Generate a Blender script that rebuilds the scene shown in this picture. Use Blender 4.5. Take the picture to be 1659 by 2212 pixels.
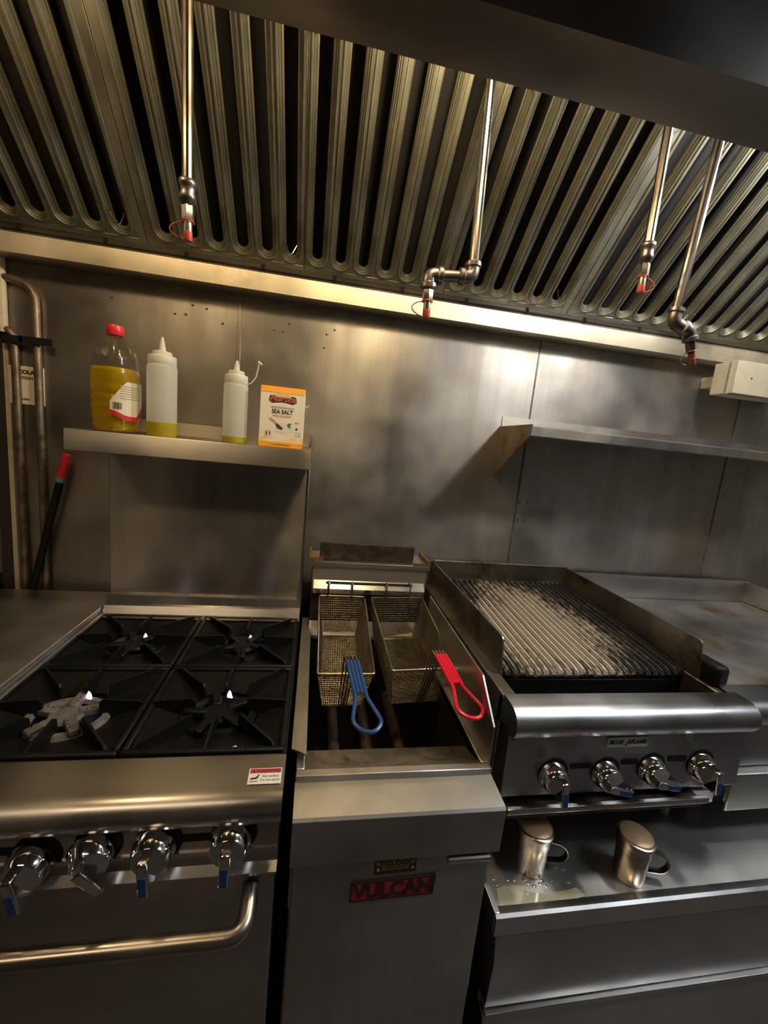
import bpy, bmesh, math, random
from mathutils import Vector, Matrix
random.seed(7)
sc = bpy.context.scene
for o in list(bpy.data.objects): bpy.data.objects.remove(o, do_unlink=True)
COL = sc.collection
PI = math.pi

# ------------------------------------------------------------------ camera
CAM = bpy.data.cameras.new('camera')
cam = bpy.data.objects.new('camera', CAM); COL.objects.link(cam)
CAM.sensor_fit = 'VERTICAL'; CAM.sensor_height = 36.0; CAM.lens = 889.86 / 2212 * 36.0
CAM.clip_start = 0.02
cam.matrix_world = Matrix(((0.98283711, -0.06825632, -0.17138347, 0.0),
                           (-0.15714179, 0.17687394, -0.97160798, 0.0),
                           (0.09663166, 0.98186388, 0.16311235, 1.52),
                           (0, 0, 0, 1)))
sc.camera = cam
# ------------------------------------------------------------------ world, exposure
W = bpy.data.worlds.new('world'); sc.world = W; W.use_nodes = True
W.node_tree.nodes['Background'].inputs[0].default_value = (0.9, 0.75, 0.55, 1)
W.node_tree.nodes['Background'].inputs[1].default_value = 0.02
vs = sc.view_settings
vs.view_transform = 'Standard'; vs.look = 'None'; vs.gamma = 1.0; vs.use_curve_mapping = False
vs.exposure = 0.32
# lamps of the hood (x, y, z, colour, watts, radius) and of the room ceiling (x, y, colour, watts)
HOOD_LAMPS = [(-0.62, 0.74, 2.36, (1.0, 0.70, 0.36), 5.0), (0.24, 0.74, 2.36, (1.0, 0.76, 0.42), 11.0), (1.22, 0.74, 2.36, (0.97, 0.96, 0.92), 24.0)]
ROOM_LAMPS = [(-1.0, -0.55, (1.0, 0.74, 0.48), 5.5), (2.2, -0.08, (0.84, 0.91, 1.0), 20.0)]

# ------------------------------------------------------------------ materials
MATS = {}
def _new(name):
    m = bpy.data.materials.new(name); m.use_nodes = True
    nt = m.node_tree; b = nt.nodes['Principled BSDF']
    MATS[name] = m
    return m, nt, b
def N(nt, typ, **kw):
    n = nt.nodes.new(typ)
    for k, v in kw.items():
        if hasattr(n, k): setattr(n, k, v)
        else: n.inputs[k].default_value = v
    return n
def ramp(nt, fac, stops):
    r = nt.nodes.new('ShaderNodeValToRGB')
    el = r.color_ramp.elements
    while len(el) > 1: el.remove(el[-1])
    el[0].position = stops[0][0]; el[0].color = (*stops[0][1], 1)
    for p, c in stops[1:]:
        e = el.new(p); e.color = (*c, 1)
    nt.links.new(fac, r.inputs[0]); return r.outputs[0]
def noise(nt, scale, loc=(0, 0, 0), s=5.0, detail=4.0, rough=.6):
    tc = nt.nodes.new('ShaderNodeTexCoord')
    mp = nt.nodes.new('ShaderNodeMapping'); mp.inputs['Scale'].default_value = scale; mp.inputs['Location'].default_value = loc
    nt.links.new(tc.outputs['Object'], mp.inputs[0])
    n = N(nt, 'ShaderNodeTexNoise'); n.inputs['Scale'].default_value = s; n.inputs['Detail'].default_value = detail; n.inputs['Roughness'].default_value = rough
    nt.links.new(mp.outputs[0], n.inputs['Vector']); return n.outputs[0]
def mixc(nt, fac, a, b, mode='MIX'):
    m = nt.nodes.new('ShaderNodeMix'); m.data_type = 'RGBA'; m.blend_type = mode
    for sock, v in ((m.inputs[0], fac), (m.inputs[6], a), (m.inputs[7], b)):
        if hasattr(v, 'links'): nt.links.new(v, sock)
        else: sock.default_value = v if not isinstance(v, tuple) else (*v, 1)[:4]
    return m.outputs[2]
def g(v): return (v, v, v)
def plain(name, col, rough=.5, metal=0., bump=0., spec=.5, var=.0):
    m, nt, b = _new(name)
    b.inputs['Base Color'].default_value = (*col, 1); b.inputs['Roughness'].default_value = rough
    b.inputs['Metallic'].default_value = metal; b.inputs['Specular IOR Level'].default_value = spec
    if var or bump:
        n = noise(nt, (1, 1, 1), s=30)
        if var:
            c = ramp(nt, n, [(.3, tuple(x * (1 - var) for x in col)), (.7, tuple(min(1, x * (1 + var)) for x in col))])
            nt.links.new(c, b.inputs['Base Color'])
        if bump:
            bp = N(nt, 'ShaderNodeBump'); bp.inputs['Strength'].default_value = bump; bp.inputs['Distance'].default_value = .004
            nt.links.new(n, bp.inputs['Height']); nt.links.new(bp.outputs[0], b.inputs['Normal'])
    return m
def steel(name, base=(.56, .54, .50), rough=.32, brush=(1, 60, 60), tan=(0, 0, 1), aniso=.55, smudge=.18, stain=None, stain_scale=3.0, stain_lim=(.55, .75), bump=0.0, streak=0.0):
    m, nt, b = _new(name)
    b.inputs['Metallic'].default_value = 1.0
    fine = noise(nt, brush, s=2.2, detail=1)
    big = noise(nt, (1, 1, 1), loc=(3.1, 1.7, .4), s=4.5, detail=2)
    c = ramp(nt, big, [(.3, tuple(x * (1 - smudge) for x in base)), (.7, tuple(min(1, x * (1 + smudge * .5)) for x in base))])
    c2 = mixc(nt, .04, c, ramp(nt, fine, [(.3, g(.25)), (.7, g(.9))]), 'MULTIPLY')
    rr = ramp(nt, big, [(.25, g(max(.05, rough - .08))), (.75, g(rough + .10))])
    if streak:
        st = noise(nt, (14, 14, .9), loc=(1.3, .2, .7), s=1.0, detail=5, rough=.6)
        c2 = mixc(nt, streak, c2, ramp(nt, st, [(.35, g(.45)), (.62, g(1.0))]), 'MULTIPLY')
        mq = N(nt, 'ShaderNodeMath', operation='MULTIPLY_ADD'); nt.links.new(st, mq.inputs[0]); mq.inputs[1].default_value = -.22; 
        ma = N(nt, 'ShaderNodeMath', operation='ADD'); nt.links.new(rr, ma.inputs[0]); ma.inputs[1].default_value = .12; nt.links.new(ma.outputs[0], mq.inputs[2]); rr = mq.outputs[0]
    if stain:
        sn = noise(nt, (1, 1, 1), loc=(.3, 7.7, 2.2), s=stain_scale, detail=8, rough=.65)
        f = ramp(nt, sn, [(stain_lim[0], g(0)), (stain_lim[1], g(1))])
        c2 = mixc(nt, f, c2, stain)
        mr = N(nt, 'ShaderNodeMath', operation='MULTIPLY_ADD'); nt.links.new(f, mr.inputs[0]); mr.inputs[1].default_value = .25; nt.links.new(rr, mr.inputs[2]); rr = mr.outputs[0]
    nt.links.new(c2, b.inputs['Base Color']); nt.links.new(rr, b.inputs['Roughness'])
    b.inputs['Anisotropic'].default_value = aniso
    cx = N(nt, 'ShaderNodeCombineXYZ')
    for i in range(3): cx.inputs[i].default_value = tan[i] + (.11, .17, .13)[i]
    nt.links.new(cx.outputs[0], b.inputs['Tangent'])
    if bump:
        bp = N(nt, 'ShaderNodeBump'); bp.inputs['Strength'].default_value = bump; bp.inputs['Distance'].default_value = .002
        nt.links.new(fine, bp.inputs['Height']); nt.links.new(bp.outputs[0], b.inputs['Normal'])
    return m
S_WALL = steel('wall_steel', (.43, .41, .385), .44, (1.2, 40, 55), (0, 0, 1), .35, .22, streak=.35, stain=(.33, .27, .17), stain_scale=2.0, stain_lim=(.50, .80))
S_FRONT = steel('front_steel', (.50, .48, .45), .34, (1.2, 60, 60), (0, 0, 1), .6, .12)
S_DECK = steel('deck_steel', (.60, .585, .56), .28, (1.2, 60, 60), (0, 1, 0), .45, .14)
S_TABLE = steel('table_steel', (.62, .60, .57), .42, (1.2, 60, 60), (0, 1, 0), .0, .12)
S_DULL = steel('dull_steel', (.58, .54, .46), .58, (1.2, 60, 60), (0, 0, 1), .0, .15, stain=(.22, .14, .06), stain_scale=8, stain_lim=(.6, .75))
S_SHELF = steel('shelf_steel', (.52, .49, .43), .40, (1.2, 60, 60), (0, 0, 1), .75, .14)
S_FRYER = steel('fryer_steel', (.55, .53, .49), .38, (60, 60, 1.2), (0, 0, 1), .3, .18, streak=.25, stain=(.33, .27, .18), stain_scale=5, stain_lim=(.6, .8))
S_HOOD = steel('hood_steel', (.26, .235, .21), .36, (1.2, 60, 60), (0, 0, 1), .4, .2)
S_LEDGE = steel('ledge_steel', (.58, .53, .41), .40, (1.2, 60, 60), (1, 0, 0), .6, .2, stain=(.26, .20, .09), stain_scale=5, stain_lim=(.52, .74))
S_FILT = steel('filter_galvanised', (.34, .335, .27), .48, (30, 1, 30), (0, 0, 1), .0, .4, stain=(.13, .10, .055), stain_scale=9, stain_lim=(.46, .76))
S_CHAR = steel('charbroiler_steel', (.55, .54, .53), .30, (1.2, 60, 60), (0, 1, 0), .45, .15)
S_GUARD = steel('guard_steel', (.40, .37, .31), .38, (2, 30, 30), (0, 0, 1), .2, .3, stain=(.07, .045, .025), stain_scale=6, stain_lim=(.45, .65))
S_PLATE = steel('griddle_plate_steel', (.38, .37, .355), .50, (2, 30, 2), (0, 1, 0), .0, .3, stain=(.13, .08, .04), stain_scale=5, stain_lim=(.50, .68))
CHROME = plain('chrome', (.78, .77, .75), .08, 1.0)
STEELPIPE = plain('pipe_chrome', (.50, .47, .44), .16, 1.0, var=.2)
FITTING = plain('dark_iron_fitting', (.20, .18, .17), .38, .9, bump=.2, var=.3)
GALV = plain('nozzle_nickel', (.78, .74, .66), .3, 1.0)
REDCAP = plain('red_rubber', (.48, .075, .055), .4)
DARKCAP = plain('dark_red_rubber', (.14, .035, .03), .45)
BLACKGAP = plain('matte_black', (.007, .0065, .006), .7, spec=.3)
IRON = plain('cast_iron', (.0065, .006, .0055), .5, .0, bump=.35, spec=.22, var=.4)
IRONGREY = plain('burnt_grey_iron', (.15, .135, .12), .7, .3, bump=.5, var=.45)
BLUE = plain('blue_plastisol', (.018, .065, .21), .32)
REDG = plain('red_plastisol', (.70, .016, .045), .28)
WIRE = plain('basket_wire', (.46, .39, .28), .28, 1.0, var=.25)
RUSTPIPE = plain('weathered_pipe', (.22, .17, .12), .45, .7, bump=.2, var=.5)
CREAM = plain('cream_paint', (.62, .55, .42), .6, var=.12)
BOXM = plain('beige_enamel', (.36, .32, .23), .5, var=.08)
DARKPAINT = plain('dark_paint', (.035, .03, .027), .6)
BEIGE = plain('beige_wall_paint', (.24, .21, .17), .8, var=.06)
CEIL = plain('ceiling_paint', (.30, .27, .23), .8)
FLOORM = plain('quarry_tile', (.07, .06, .055), .5, var=.2)
WHITEP = plain('white_plastic', (.80, .78, .72), .4)
PRINTB = plain('black_print', (.03, .03, .035), .6)
PRINTGREY = plain('grey_print', (.42, .37, .30), .6)
PRINTRED = plain('red_print', (.62, .03, .03), .5)
PRINTORANGE = plain('orange_print', (.88, .36, .015), .5)
PRINTPALEOR = plain('pale_orange_print', (.85, .62, .30), .5, var=.2)
PRINTBROWN = plain('brown_print', (.10, .04, .02), .5)
PRINTTAN = plain('tan_print', (.62, .36, .20), .5)
PRINTGREEN = plain('green_print', (.05, .22, .05), .5)
PRINTGOLD = plain('gold_print', (.80, .62, .28), .5)
CARTON = plain('carton_white', (.84, .79, .68), .5, var=.03)
BRASS = plain('aged_brass', (.42, .32, .13), .4, .9, var=.3)
BADGERED = plain('badge_red', (.46, .025, .05), .45, .0, var=.25)
BADGEDK = plain('badge_dark_relief', (.07, .05, .035), .5, .6)
BADGESIL = plain('badge_silver', (.50, .50, .49), .45, .4)
GREENB = plain('green_plastic', (.10, .42, .22), .4)
REDP = plain('red_plastic_grip', (.72, .03, .045), .35)
LIDBRASS = plain('brass_tone_lid', (.44, .31, .17), .38, 1.0, var=.2)
SHAKER = plain('shaker_steel', (.52, .47, .40), .24, 1.0, var=.12)
FLUEM = plain('scorched_flue', (.09, .065, .05), .6, .5, bump=.4, var=.6)
TANKFLOOR = plain('tank_floor_black', (.006, .005, .004), .45, spec=.2)
TANKM = plain('tank_steel', (.06, .05, .04), .45, .7, bump=.1, var=.4)
SEAM = plain('dark_seam', (.13, .10, .065), .5, .5, var=.5)
RUST = plain('grease_rust', (.22, .12, .04), .55, .2, bump=.4, var=.5)

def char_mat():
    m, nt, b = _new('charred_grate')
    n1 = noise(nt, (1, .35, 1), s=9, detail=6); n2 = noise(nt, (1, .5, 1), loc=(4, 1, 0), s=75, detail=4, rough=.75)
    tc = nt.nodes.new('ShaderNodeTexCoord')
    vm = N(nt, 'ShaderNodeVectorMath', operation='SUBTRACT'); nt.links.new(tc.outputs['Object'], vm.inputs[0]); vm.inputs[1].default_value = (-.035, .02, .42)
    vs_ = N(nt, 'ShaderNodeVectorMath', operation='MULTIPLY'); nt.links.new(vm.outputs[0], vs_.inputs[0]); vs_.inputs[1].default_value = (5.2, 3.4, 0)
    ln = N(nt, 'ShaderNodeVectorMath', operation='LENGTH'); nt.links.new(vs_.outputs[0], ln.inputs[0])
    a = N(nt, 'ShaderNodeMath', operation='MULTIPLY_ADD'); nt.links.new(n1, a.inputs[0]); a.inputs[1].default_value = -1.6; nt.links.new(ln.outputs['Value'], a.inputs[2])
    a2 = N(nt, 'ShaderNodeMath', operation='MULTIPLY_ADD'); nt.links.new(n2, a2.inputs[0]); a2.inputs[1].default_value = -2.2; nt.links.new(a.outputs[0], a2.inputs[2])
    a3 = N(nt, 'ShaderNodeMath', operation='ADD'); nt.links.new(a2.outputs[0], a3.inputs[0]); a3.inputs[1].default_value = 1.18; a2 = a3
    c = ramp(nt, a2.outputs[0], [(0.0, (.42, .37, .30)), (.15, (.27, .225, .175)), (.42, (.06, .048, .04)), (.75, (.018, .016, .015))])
    nt.links.new(c, b.inputs['Base Color']); b.inputs['Roughness'].default_value = .55; b.inputs['Metallic'].default_value = .25
    bp = N(nt, 'ShaderNodeBump'); bp.inputs['Strength'].default_value = .5; bp.inputs['Distance'].default_value = .003
    nt.links.new(n2, bp.inputs['Height']); nt.links.new(bp.outputs[0], b.inputs['Normal'])
    return m
CHARM = char_mat()
def pet_mat():
    m, nt, b = _new('clear_pet'); nt.nodes.remove(b)
    tr = N(nt, 'ShaderNodeBsdfTransparent'); gl = N(nt, 'ShaderNodeBsdfGlossy'); gl.inputs['Roughness'].default_value = .05
    tr.inputs[0].default_value = (.97, .97, .95, 1)
    fr = N(nt, 'ShaderNodeLayerWeight'); fr.inputs[0].default_value = .25
    n = noise(nt, (1, 1, 1), s=45, detail=2); bp = N(nt, 'ShaderNodeBump'); bp.inputs['Strength'].default_value = .5; bp.inputs['Distance'].default_value = .004
    nt.links.new(n, bp.inputs['Height']); nt.links.new(bp.outputs[0], gl.inputs['Normal']); nt.links.new(bp.outputs[0], fr.inputs['Normal'])
    mx = N(nt, 'ShaderNodeMixShader'); nt.links.new(ramp(nt, fr.outputs[1], [(0, g(.07)), (.4, g(.16)), (.8, g(.45)), (1, g(.8))]), mx.inputs[0]); nt.links.new(tr.outputs[0], mx.inputs[1]); nt.links.new(gl.outputs[0], mx.inputs[2])
    nt.links.new(mx.outputs[0], nt.nodes['Material Output'].inputs[0]); return m
PET = pet_mat()
def translucent(name, col, mixw=.55, transp=.12, rough=.35, tint=(1, 1, 1)):
    m, nt, b = _new(name)
    b.inputs['Base Color'].default_value = (*col, 1); b.inputs['Roughness'].default_value = rough
    t = N(nt, 'ShaderNodeBsdfTranslucent'); t.inputs[0].default_value = (*col, 1)
    tp = N(nt, 'ShaderNodeBsdfTransparent'); tp.inputs[0].default_value = (*tint, 1)
    m1 = N(nt, 'ShaderNodeMixShader'); m1.inputs[0].default_value = mixw; nt.links.new(b.outputs[0], m1.inputs[1]); nt.links.new(t.outputs[0], m1.inputs[2])
    m2 = N(nt, 'ShaderNodeMixShader'); m2.inputs[0].default_value = transp; nt.links.new(m1.outputs[0], m2.inputs[1]); nt.links.new(tp.outputs[0], m2.inputs[2])
    nt.links.new(m2.outputs[0], nt.nodes['Material Output'].inputs[0]); return m
OIL = translucent('yellow_oil', (.88, .68, .006), .45, .42, .1, (.95, .82, .08))
LDPE = translucent('frosted_plastic', (.92, .93, .88), .6, .12)
LDPECAP = translucent('frosted_cap', (.84, .83, .76), .35, .04)
LDPEOIL = translucent('frosted_plastic_with_oil', (.72, .60, .04), .5, .05)
def emit(name, col, s):
    m, nt, b = _new(name); b.inputs['Base Color'].default_value = (*col, 1)
    b.inputs['Emission Color'].default_value = (*col, 1); b.inputs['Emission Strength'].default_value = s; return m
FLAME = emit('pilot_flame', (.55, .50, 1.0), 3.0)
FLAMEW = emit('pilot_flame_core', (1.0, .85, .7), 6.0)
def lidmat():
    m, nt, b = _new('perforated_lid')
    tc = nt.nodes.new('ShaderNodeTexCoord'); mp = nt.nodes.new('ShaderNodeMapping'); mp.inputs['Scale'].default_value = (330, 330, 0)
    nt.links.new(tc.outputs['Object'], mp.inputs[0])
    v = N(nt, 'ShaderNodeTexVoronoi'); v.inputs['Scale'].default_value = 1.0; v.inputs['Randomness'].default_value = 0.0; nt.links.new(mp.outputs[0], v.inputs['Vector'])
    c = ramp(nt, v.outputs['Distance'], [(.25, (.10, .065, .035)), (.36, (.58, .42, .25))])
    nt.links.new(c, b.inputs['Base Color']); b.inputs['Metallic'].default_value = .45; b.inputs['Roughness'].default_value = .45; return m
LIDM = lidmat()

# ------------------------------------------------------------------ geometry helpers
def B(): return bmesh.new()
def box(bm, x0, x1, y0, y1, z0, z1, r=0.0, seg=2):
    ret = bmesh.ops.create_cube(bm, size=1.0); vv = ret['verts']
    for v in vv: v.co = Vector(((x0 + x1) / 2 + v.co.x * (x1 - x0), (y0 + y1) / 2 + v.co.y * (y1 - y0), (z0 + z1) / 2 + v.co.z * (z1 - z0)))
    if r > 0:
        es = list({e for v in vv for e in v.link_edges})
        bmesh.ops.bevel(bm, geom=es, offset=r, segments=seg, affect='EDGES', profile=.5)
    ly = bm.faces.layers.int.get('flat') or bm.faces.layers.int.new('flat')
    bm.normal_update()
    for f in bm.faces:
        if max(abs(c) for c in f.normal) > .9999: f[ly] = 1
    return bm
def prism(bm, poly, a0, a1, axis):
    """extrude 2-D polygon along axis: 'x' -> (y,z), 'y' -> (x,z), 'z' -> (x,y)"""
    def P(p, a): return {'x': (a, p[0], p[1]), 'y': (p[0], a, p[1]), 'z': (p[0], p[1], a)}[axis]
    A = [bm.verts.new(P(p, a0)) for p in poly]; Bv = [bm.verts.new(P(p, a1)) for p in poly]
    n = len(poly)
    fs = [bm.faces.new(A), bm.faces.new(Bv[::-1])]
    for i in range(n): fs.append(bm.faces.new((A[i], Bv[i], Bv[(i + 1) % n], A[(i + 1) % n])))
    bmesh.ops.recalc_face_normals(bm, faces=fs); return bm
def sheet(bm, pts, a0, a1, t):
    """open (y,z) profile swept along x with thickness t (offset to the right-hand side of travel)"""
    n = len(pts); off = []
    for i in range(n):
        p0 = Vector(pts[max(i - 1, 0)]); p1 = Vector(pts[min(i + 1, n - 1)]); d = (p1 - p0).normalized()
        off.append((pts[i][0] - d.y * t, pts[i][1] + d.x * t))
    return prism(bm, list(pts) + off[::-1], a0, a1, 'x')
def arc(cx, cy, r, a0, a1, n=8):
    return [(cx + r * math.cos(math.radians(a0 + (a1 - a0) * i / n)), cy + r * math.sin(math.radians(a0 + (a1 - a0) * i / n))) for i in range(n + 1)]
def tube(bm, path, r, seg=10, closed=False, cap=True):
    P = [Vector(p) for p in path]; n = len(P)
    rs = r if isinstance(r, (list, tuple)) else [r] * n
    rings = []; prevn = None
    for i in range(n):
        if closed: d = (P[(i + 1) % n] - P[i - 1]).normalized()
        else: d = (P[min(i + 1, n - 1)] - P[max(i - 1, 0)]).normalized()
        if prevn is None:
            a = Vector((0, 0, 1)) if abs(d.z) < .9 else Vector((1, 0, 0)); nn = d.cross(a).normalized()
        else: nn = (prevn - d * prevn.dot(d)).normalized()
        prevn = nn; bb = d.cross(nn)
        rings.append([bm.verts.new(P[i] + (nn * math.cos(2 * PI * k / seg) + bb * math.sin(2 * PI * k / seg)) * rs[i]) for k in range(seg)])
    fs = []
    for i in range(n if closed else n - 1):
        a, b = rings[i], rings[(i + 1) % n]
        for k in range(seg): fs.append(bm.faces.new((a[k], a[(k + 1) % seg], b[(k + 1) % seg], b[k])))
    if cap and not closed: fs.append(bm.faces.new(rings[0][::-1])); fs.append(bm.faces.new(rings[-1]))
    for f in fs: f.smooth = True
    bmesh.ops.recalc_face_normals(bm, faces=fs); return bm
def lathe(bm, prof, c=(0, 0, 0), seg=24, mat=None, sx=1., sy=1., power=1.0):
    """prof: (r, z). mat: optional Matrix applied. power<1 squares the section"""
    rings = []
    for r, z in prof:
        ring = []
        for k in range(seg):
            a = 2 * PI * k / seg; ca, sa = math.cos(a), math.sin(a)
            if power != 1.0: ca = math.copysign(abs(ca) ** power, ca); sa = math.copysign(abs(sa) ** power, sa)
            p = Vector((r * ca * sx, r * sa * sy, z))
            if mat: p = mat @ p
            ring.append(bm.verts.new(p + Vector(c)))
        rings.append(ring)
    fs = []
    for a, b in zip(rings, rings[1:]):
        for k in range(seg): fs.append(bm.faces.new((a[k], a[(k + 1) % seg], b[(k + 1) % seg], b[k])))
    for f in fs: f.smooth = True
    if prof[0][0] > 1e-5: fs.append(bm.faces.new(rings[0][::-1]))
    if prof[-1][0] > 1e-5: fs.append(bm.faces.new(rings[-1]))
    bmesh.ops.recalc_face_normals(bm, faces=fs); return bm
def bend(pts, r, n=6):
    """round the corners of a polyline"""
    P = [Vector(p) for p in pts]; out = [P[0]]
    for i in range(1, len(P) - 1):
        d0 = (P[i - 1] - P[i]).normalized(); d1 = (P[i + 1] - P[i]).normalized()
        rr = min(r, (P[i - 1] - P[i]).length * .49, (P[i + 1] - P[i]).length * .49)
        a = P[i] + d0 * rr; b = P[i] + d1 * rr
        for k in range(n + 1):
            t = k / n; out.append(a * (1 - t) ** 2 + P[i] * 2 * t * (1 - t) + b * t * t)
    out.append(P[-1]); return out
ORG = {}
def mesh_of(name, bm, mat, smooth=False):
    ly = bm.faces.layers.int.get('flat')
    for f in bm.faces: f.smooth = not (ly and f[ly])
    if ly: bm.faces.layers.int.remove(ly)
    for e in bm.edges: e.smooth = smooth or e.calc_face_angle(3.0) < .6
    me = bpy.data.meshes.new(name); bm.to_mesh(me); bm.free()
    me.materials.append(mat)
    return me
def link(name, data, parent=None, loc=(0, 0, 0), rot=(0, 0, 0)):
    o = bpy.data.objects.new(name, data); COL.objects.link(o)
    o.parent = parent; o.location = loc; o.rotation_euler = rot
    return o
def thing(name, loc, label, cat, group=None, rot=(0, 0, 0)):
    o = link(name, None, None, loc, rot); o.empty_display_size = .05
    o['label'] = label; o['category'] = cat
    if group: o['group'] = group
    ORG[o.name] = Vector(loc); return o
def part(name, bm, mat, parent, local=False, smooth=False, label=None, loc=(0, 0, 0), rot=(0, 0, 0), kind=None):
    """bm in world coordinates unless local"""
    if not local:
        off = ORG[parent.name]
        bmesh.ops.translate(bm, verts=bm.verts, vec=-off)
    o = link(name, mesh_of(name, bm, mat, smooth), parent, loc, rot)
    ORG[o.name] = ORG.get(parent.name, Vector()) 
    if label: o['label'] = label
    if kind: o['kind'] = kind
    return o
def solo(name, bm, mat, label=None, cat=None, group=None, kind=None, smooth=False):
    """one-mesh top-level object, origin at its base"""
    xs = [v.co.x for v in bm.verts]; ys = [v.co.y for v in bm.verts]; zs = [v.co.z for v in bm.verts]
    c = Vector(((min(xs) + max(xs)) / 2, (min(ys) + max(ys)) / 2, min(zs)))
    bmesh.ops.translate(bm, verts=bm.verts, vec=-c)
    o = link(name, mesh_of(name, bm, mat, smooth), None, c); ORG[o.name] = c
    if label: o['label'] = label
    if cat: o['category'] = cat
    if group: o['group'] = group
    if kind: o['kind'] = kind
    return o
def text(name, s, size, mat, parent, M, extrude=.0004, align='CENTER', sx=1.0, bold=0.0, local=False):
    cu = bpy.data.curves.new(name, 'FONT'); cu.body = s; cu.size = size; cu.extrude = extrude; cu.align_x = align; cu.align_y = 'CENTER'; cu.offset = bold
    cu.resolution_u = 3
    t = bpy.data.objects.new(name + '_src', cu)
    me = bpy.data.meshes.new_from_object(t); bpy.data.objects.remove(t); 
    me.transform(Matrix.Diagonal((sx, 1, 1, 1))); me.transform(M)
    if not local: me.transform(Matrix.Translation(-ORG[parent.name]))
    me.materials.clear(); me.materials.append(mat)
    o = link(name, me, parent); ORG[o.name] = ORG.get(parent.name, Vector()); return o
def M_front(x, y, z, tilt=0.0, roll=0.0):
    """text facing -y at x,y,z"""
    return Matrix.Translation((x, y, z)) @ Matrix.Rotation(PI / 2 + tilt, 4, 'X') @ Matrix.Rotation(roll, 4, 'Z')
def flat(bm, poly, M, t=.0003):
    """flat polygon in the local xy plane, thickness t along +z, placed by M"""
    A = [bm.verts.new(M @ Vector((p[0], p[1], 0))) for p in poly]; Bv = [bm.verts.new(M @ Vector((p[0], p[1], t))) for p in poly]
    fs = [bm.faces.new(A), bm.faces.new(Bv)]
    n = len(poly)
    for i in range(n): fs.append(bm.faces.new((A[i], A[(i + 1) % n], Bv[(i + 1) % n], Bv[i])))
    bmesh.ops.recalc_face_normals(bm, faces=fs); return bm
def ell(cx, cy, rx, ry, n=20, a0=0, a1=360):
    return [(cx + rx * math.cos(math.radians(a0 + (a1 - a0) * i / n)), cy + ry * math.sin(math.radians(a0 + (a1 - a0) * i / n))) for i in range(n)]

# ------------------------------------------------------------------ the room
YW = 1.50
solo('floor', box(B(), -3.0, 3.2, -2.6, 3.2, -.05, 0), FLOORM, kind='structure')
solo('ceiling', box(B(), -3.0, 3.2, -2.6, 3.2, 2.80, 2.85), CEIL, kind='structure')
solo('wall_left', box(B(), -3.05, -3.0, -2.6, 3.2, 0, 2.8), BEIGE, kind='structure')
solo('wall_right', box(B(), 3.2, 3.25, -2.6, 3.2, 0, 2.8), BEIGE, kind='structure')
solo('wall_front', box(B(), -3.0, 3.2, -2.65, -2.6, 0, 2.8), BEIGE, kind='structure')
solo('wall_far', box(B(), -3.0, -.99, 3.15, 3.2, 0, 2.8), DARKPAINT, kind='structure')
wb = solo('wall_back', box(B(), -.957, 3.2, YW + .006, YW + .14, 0, 2.8), DARKPAINT, kind='structure')
panels = [(-.955, -.279), (-.275, .787), (.791, 1.700), (1.704, 3.19)]
for a, b in panels:
    part('wall_panel', box(B(), a, b, YW, YW + .006, .05, 2.78, .001, 1), S_WALL, wb)
bm = B(); box(bm, -.2835, -.2705, YW - .003, YW, .93, 2.0, .001, 1); part('seam_strip', bm, S_WALL, wb)
for x in (.789, 1.702):
    bm = B(); box(bm, x - .003, x + .003, YW - .0015, YW, .93, 2.0); part('seam_strip', bm, SEAM, wb)
for (x, z) in [(-.66, 1.886), (-.475, 1.865), (-.443, 1.867), (-.422, 1.898), (-.38, 1.893), (-.33, 1.855), (-.166, 1.858), (-.137, 1.857), (-.118, 1.884), (.008, 1.867), (.033, 1.884), (.002, 1.823), (.80, 1.345), (.835, 1.345), (.803, 1.275), (.835, 1.275)]:
    bm = B(); lathe(bm, [(0, .004), (.003, .0035), (.0045, 0)], seg=8, mat=Matrix.Translation((x, YW, z)) @ Matrix.Rotation(PI / 2, 4, 'X')); part('screw', bm, FITTING, wb)
solo('trim_1', box(B(), -.966, -.952, YW - .004, YW + .14, 0, 1.71, .002, 1), CREAM, kind='structure')
solo('wall_end', box(B(), -1.0, -.967, YW - .002, YW + .14, 0, 2.8), DARKPAINT, kind='structure')

# ------------------------------------------------------------------ room ceiling lamps (behind the camera)
for i, (x, y, c, w) in enumerate(ROOM_LAMPS):
    t = thing('ceiling_light', (x, y, 2.72), ['warm fluorescent ceiling fixture above the kitchen aisle on the range side', 'white fluorescent ceiling fixture above the kitchen aisle on the griddle side'][i], 'ceiling light')
    part('housing', box(B(), x - .62, x + .62, y - .16, y + .16, 2.735, 2.80, .006), WHITEP, t)
    em = emit('fluorescent_diffuser_%d' % i, c, w)
    part('diffuser', box(B(), x - .60, x + .60, y - .14, y + .14, 2.72, 2.735, .004), em, t)

# ------------------------------------------------------------------ exhaust hood
HX0, HX1 = -1.35, 2.25
YL, ZB = 1.42, 1.945        # gutter ledge front, bottom
hood = thing('exhaust_hood', (.45, 1.0, ZB), 'long dark stainless exhaust hood overhanging the cooking line', 'exhaust hood')
part('front_panel', sheet(B(), [(.60, 2.000), (.556, 1.994), (.512, 1.998), (.508, 2.02), (.52, 2.79)], HX0, HX1, -.004), S_HOOD, hood)
part('inner_front', sheet(B(), [(.60, 2.0), (.604, 2.015), (.604, 2.44)], HX0, HX1, .004), S_HOOD, hood)
part('hood_top', box(B(), HX0, HX1, .605, 1.04, 2.43, 2.445), S_HOOD, hood)
part('hood_end', prism(B(), [(.515, 2.0), (YW - .002, ZB), (YW - .002, 2.79), (.525, 2.79)], HX0 - .012, HX0, 'x'), S_HOOD, hood)
part('hood_end', prism(B(), [(.515, 2.0), (YW - .002, ZB), (YW - .002, 2.79), (.525, 2.79)], HX1, HX1 + .012, 'x'), S_HOOD, hood)
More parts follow.
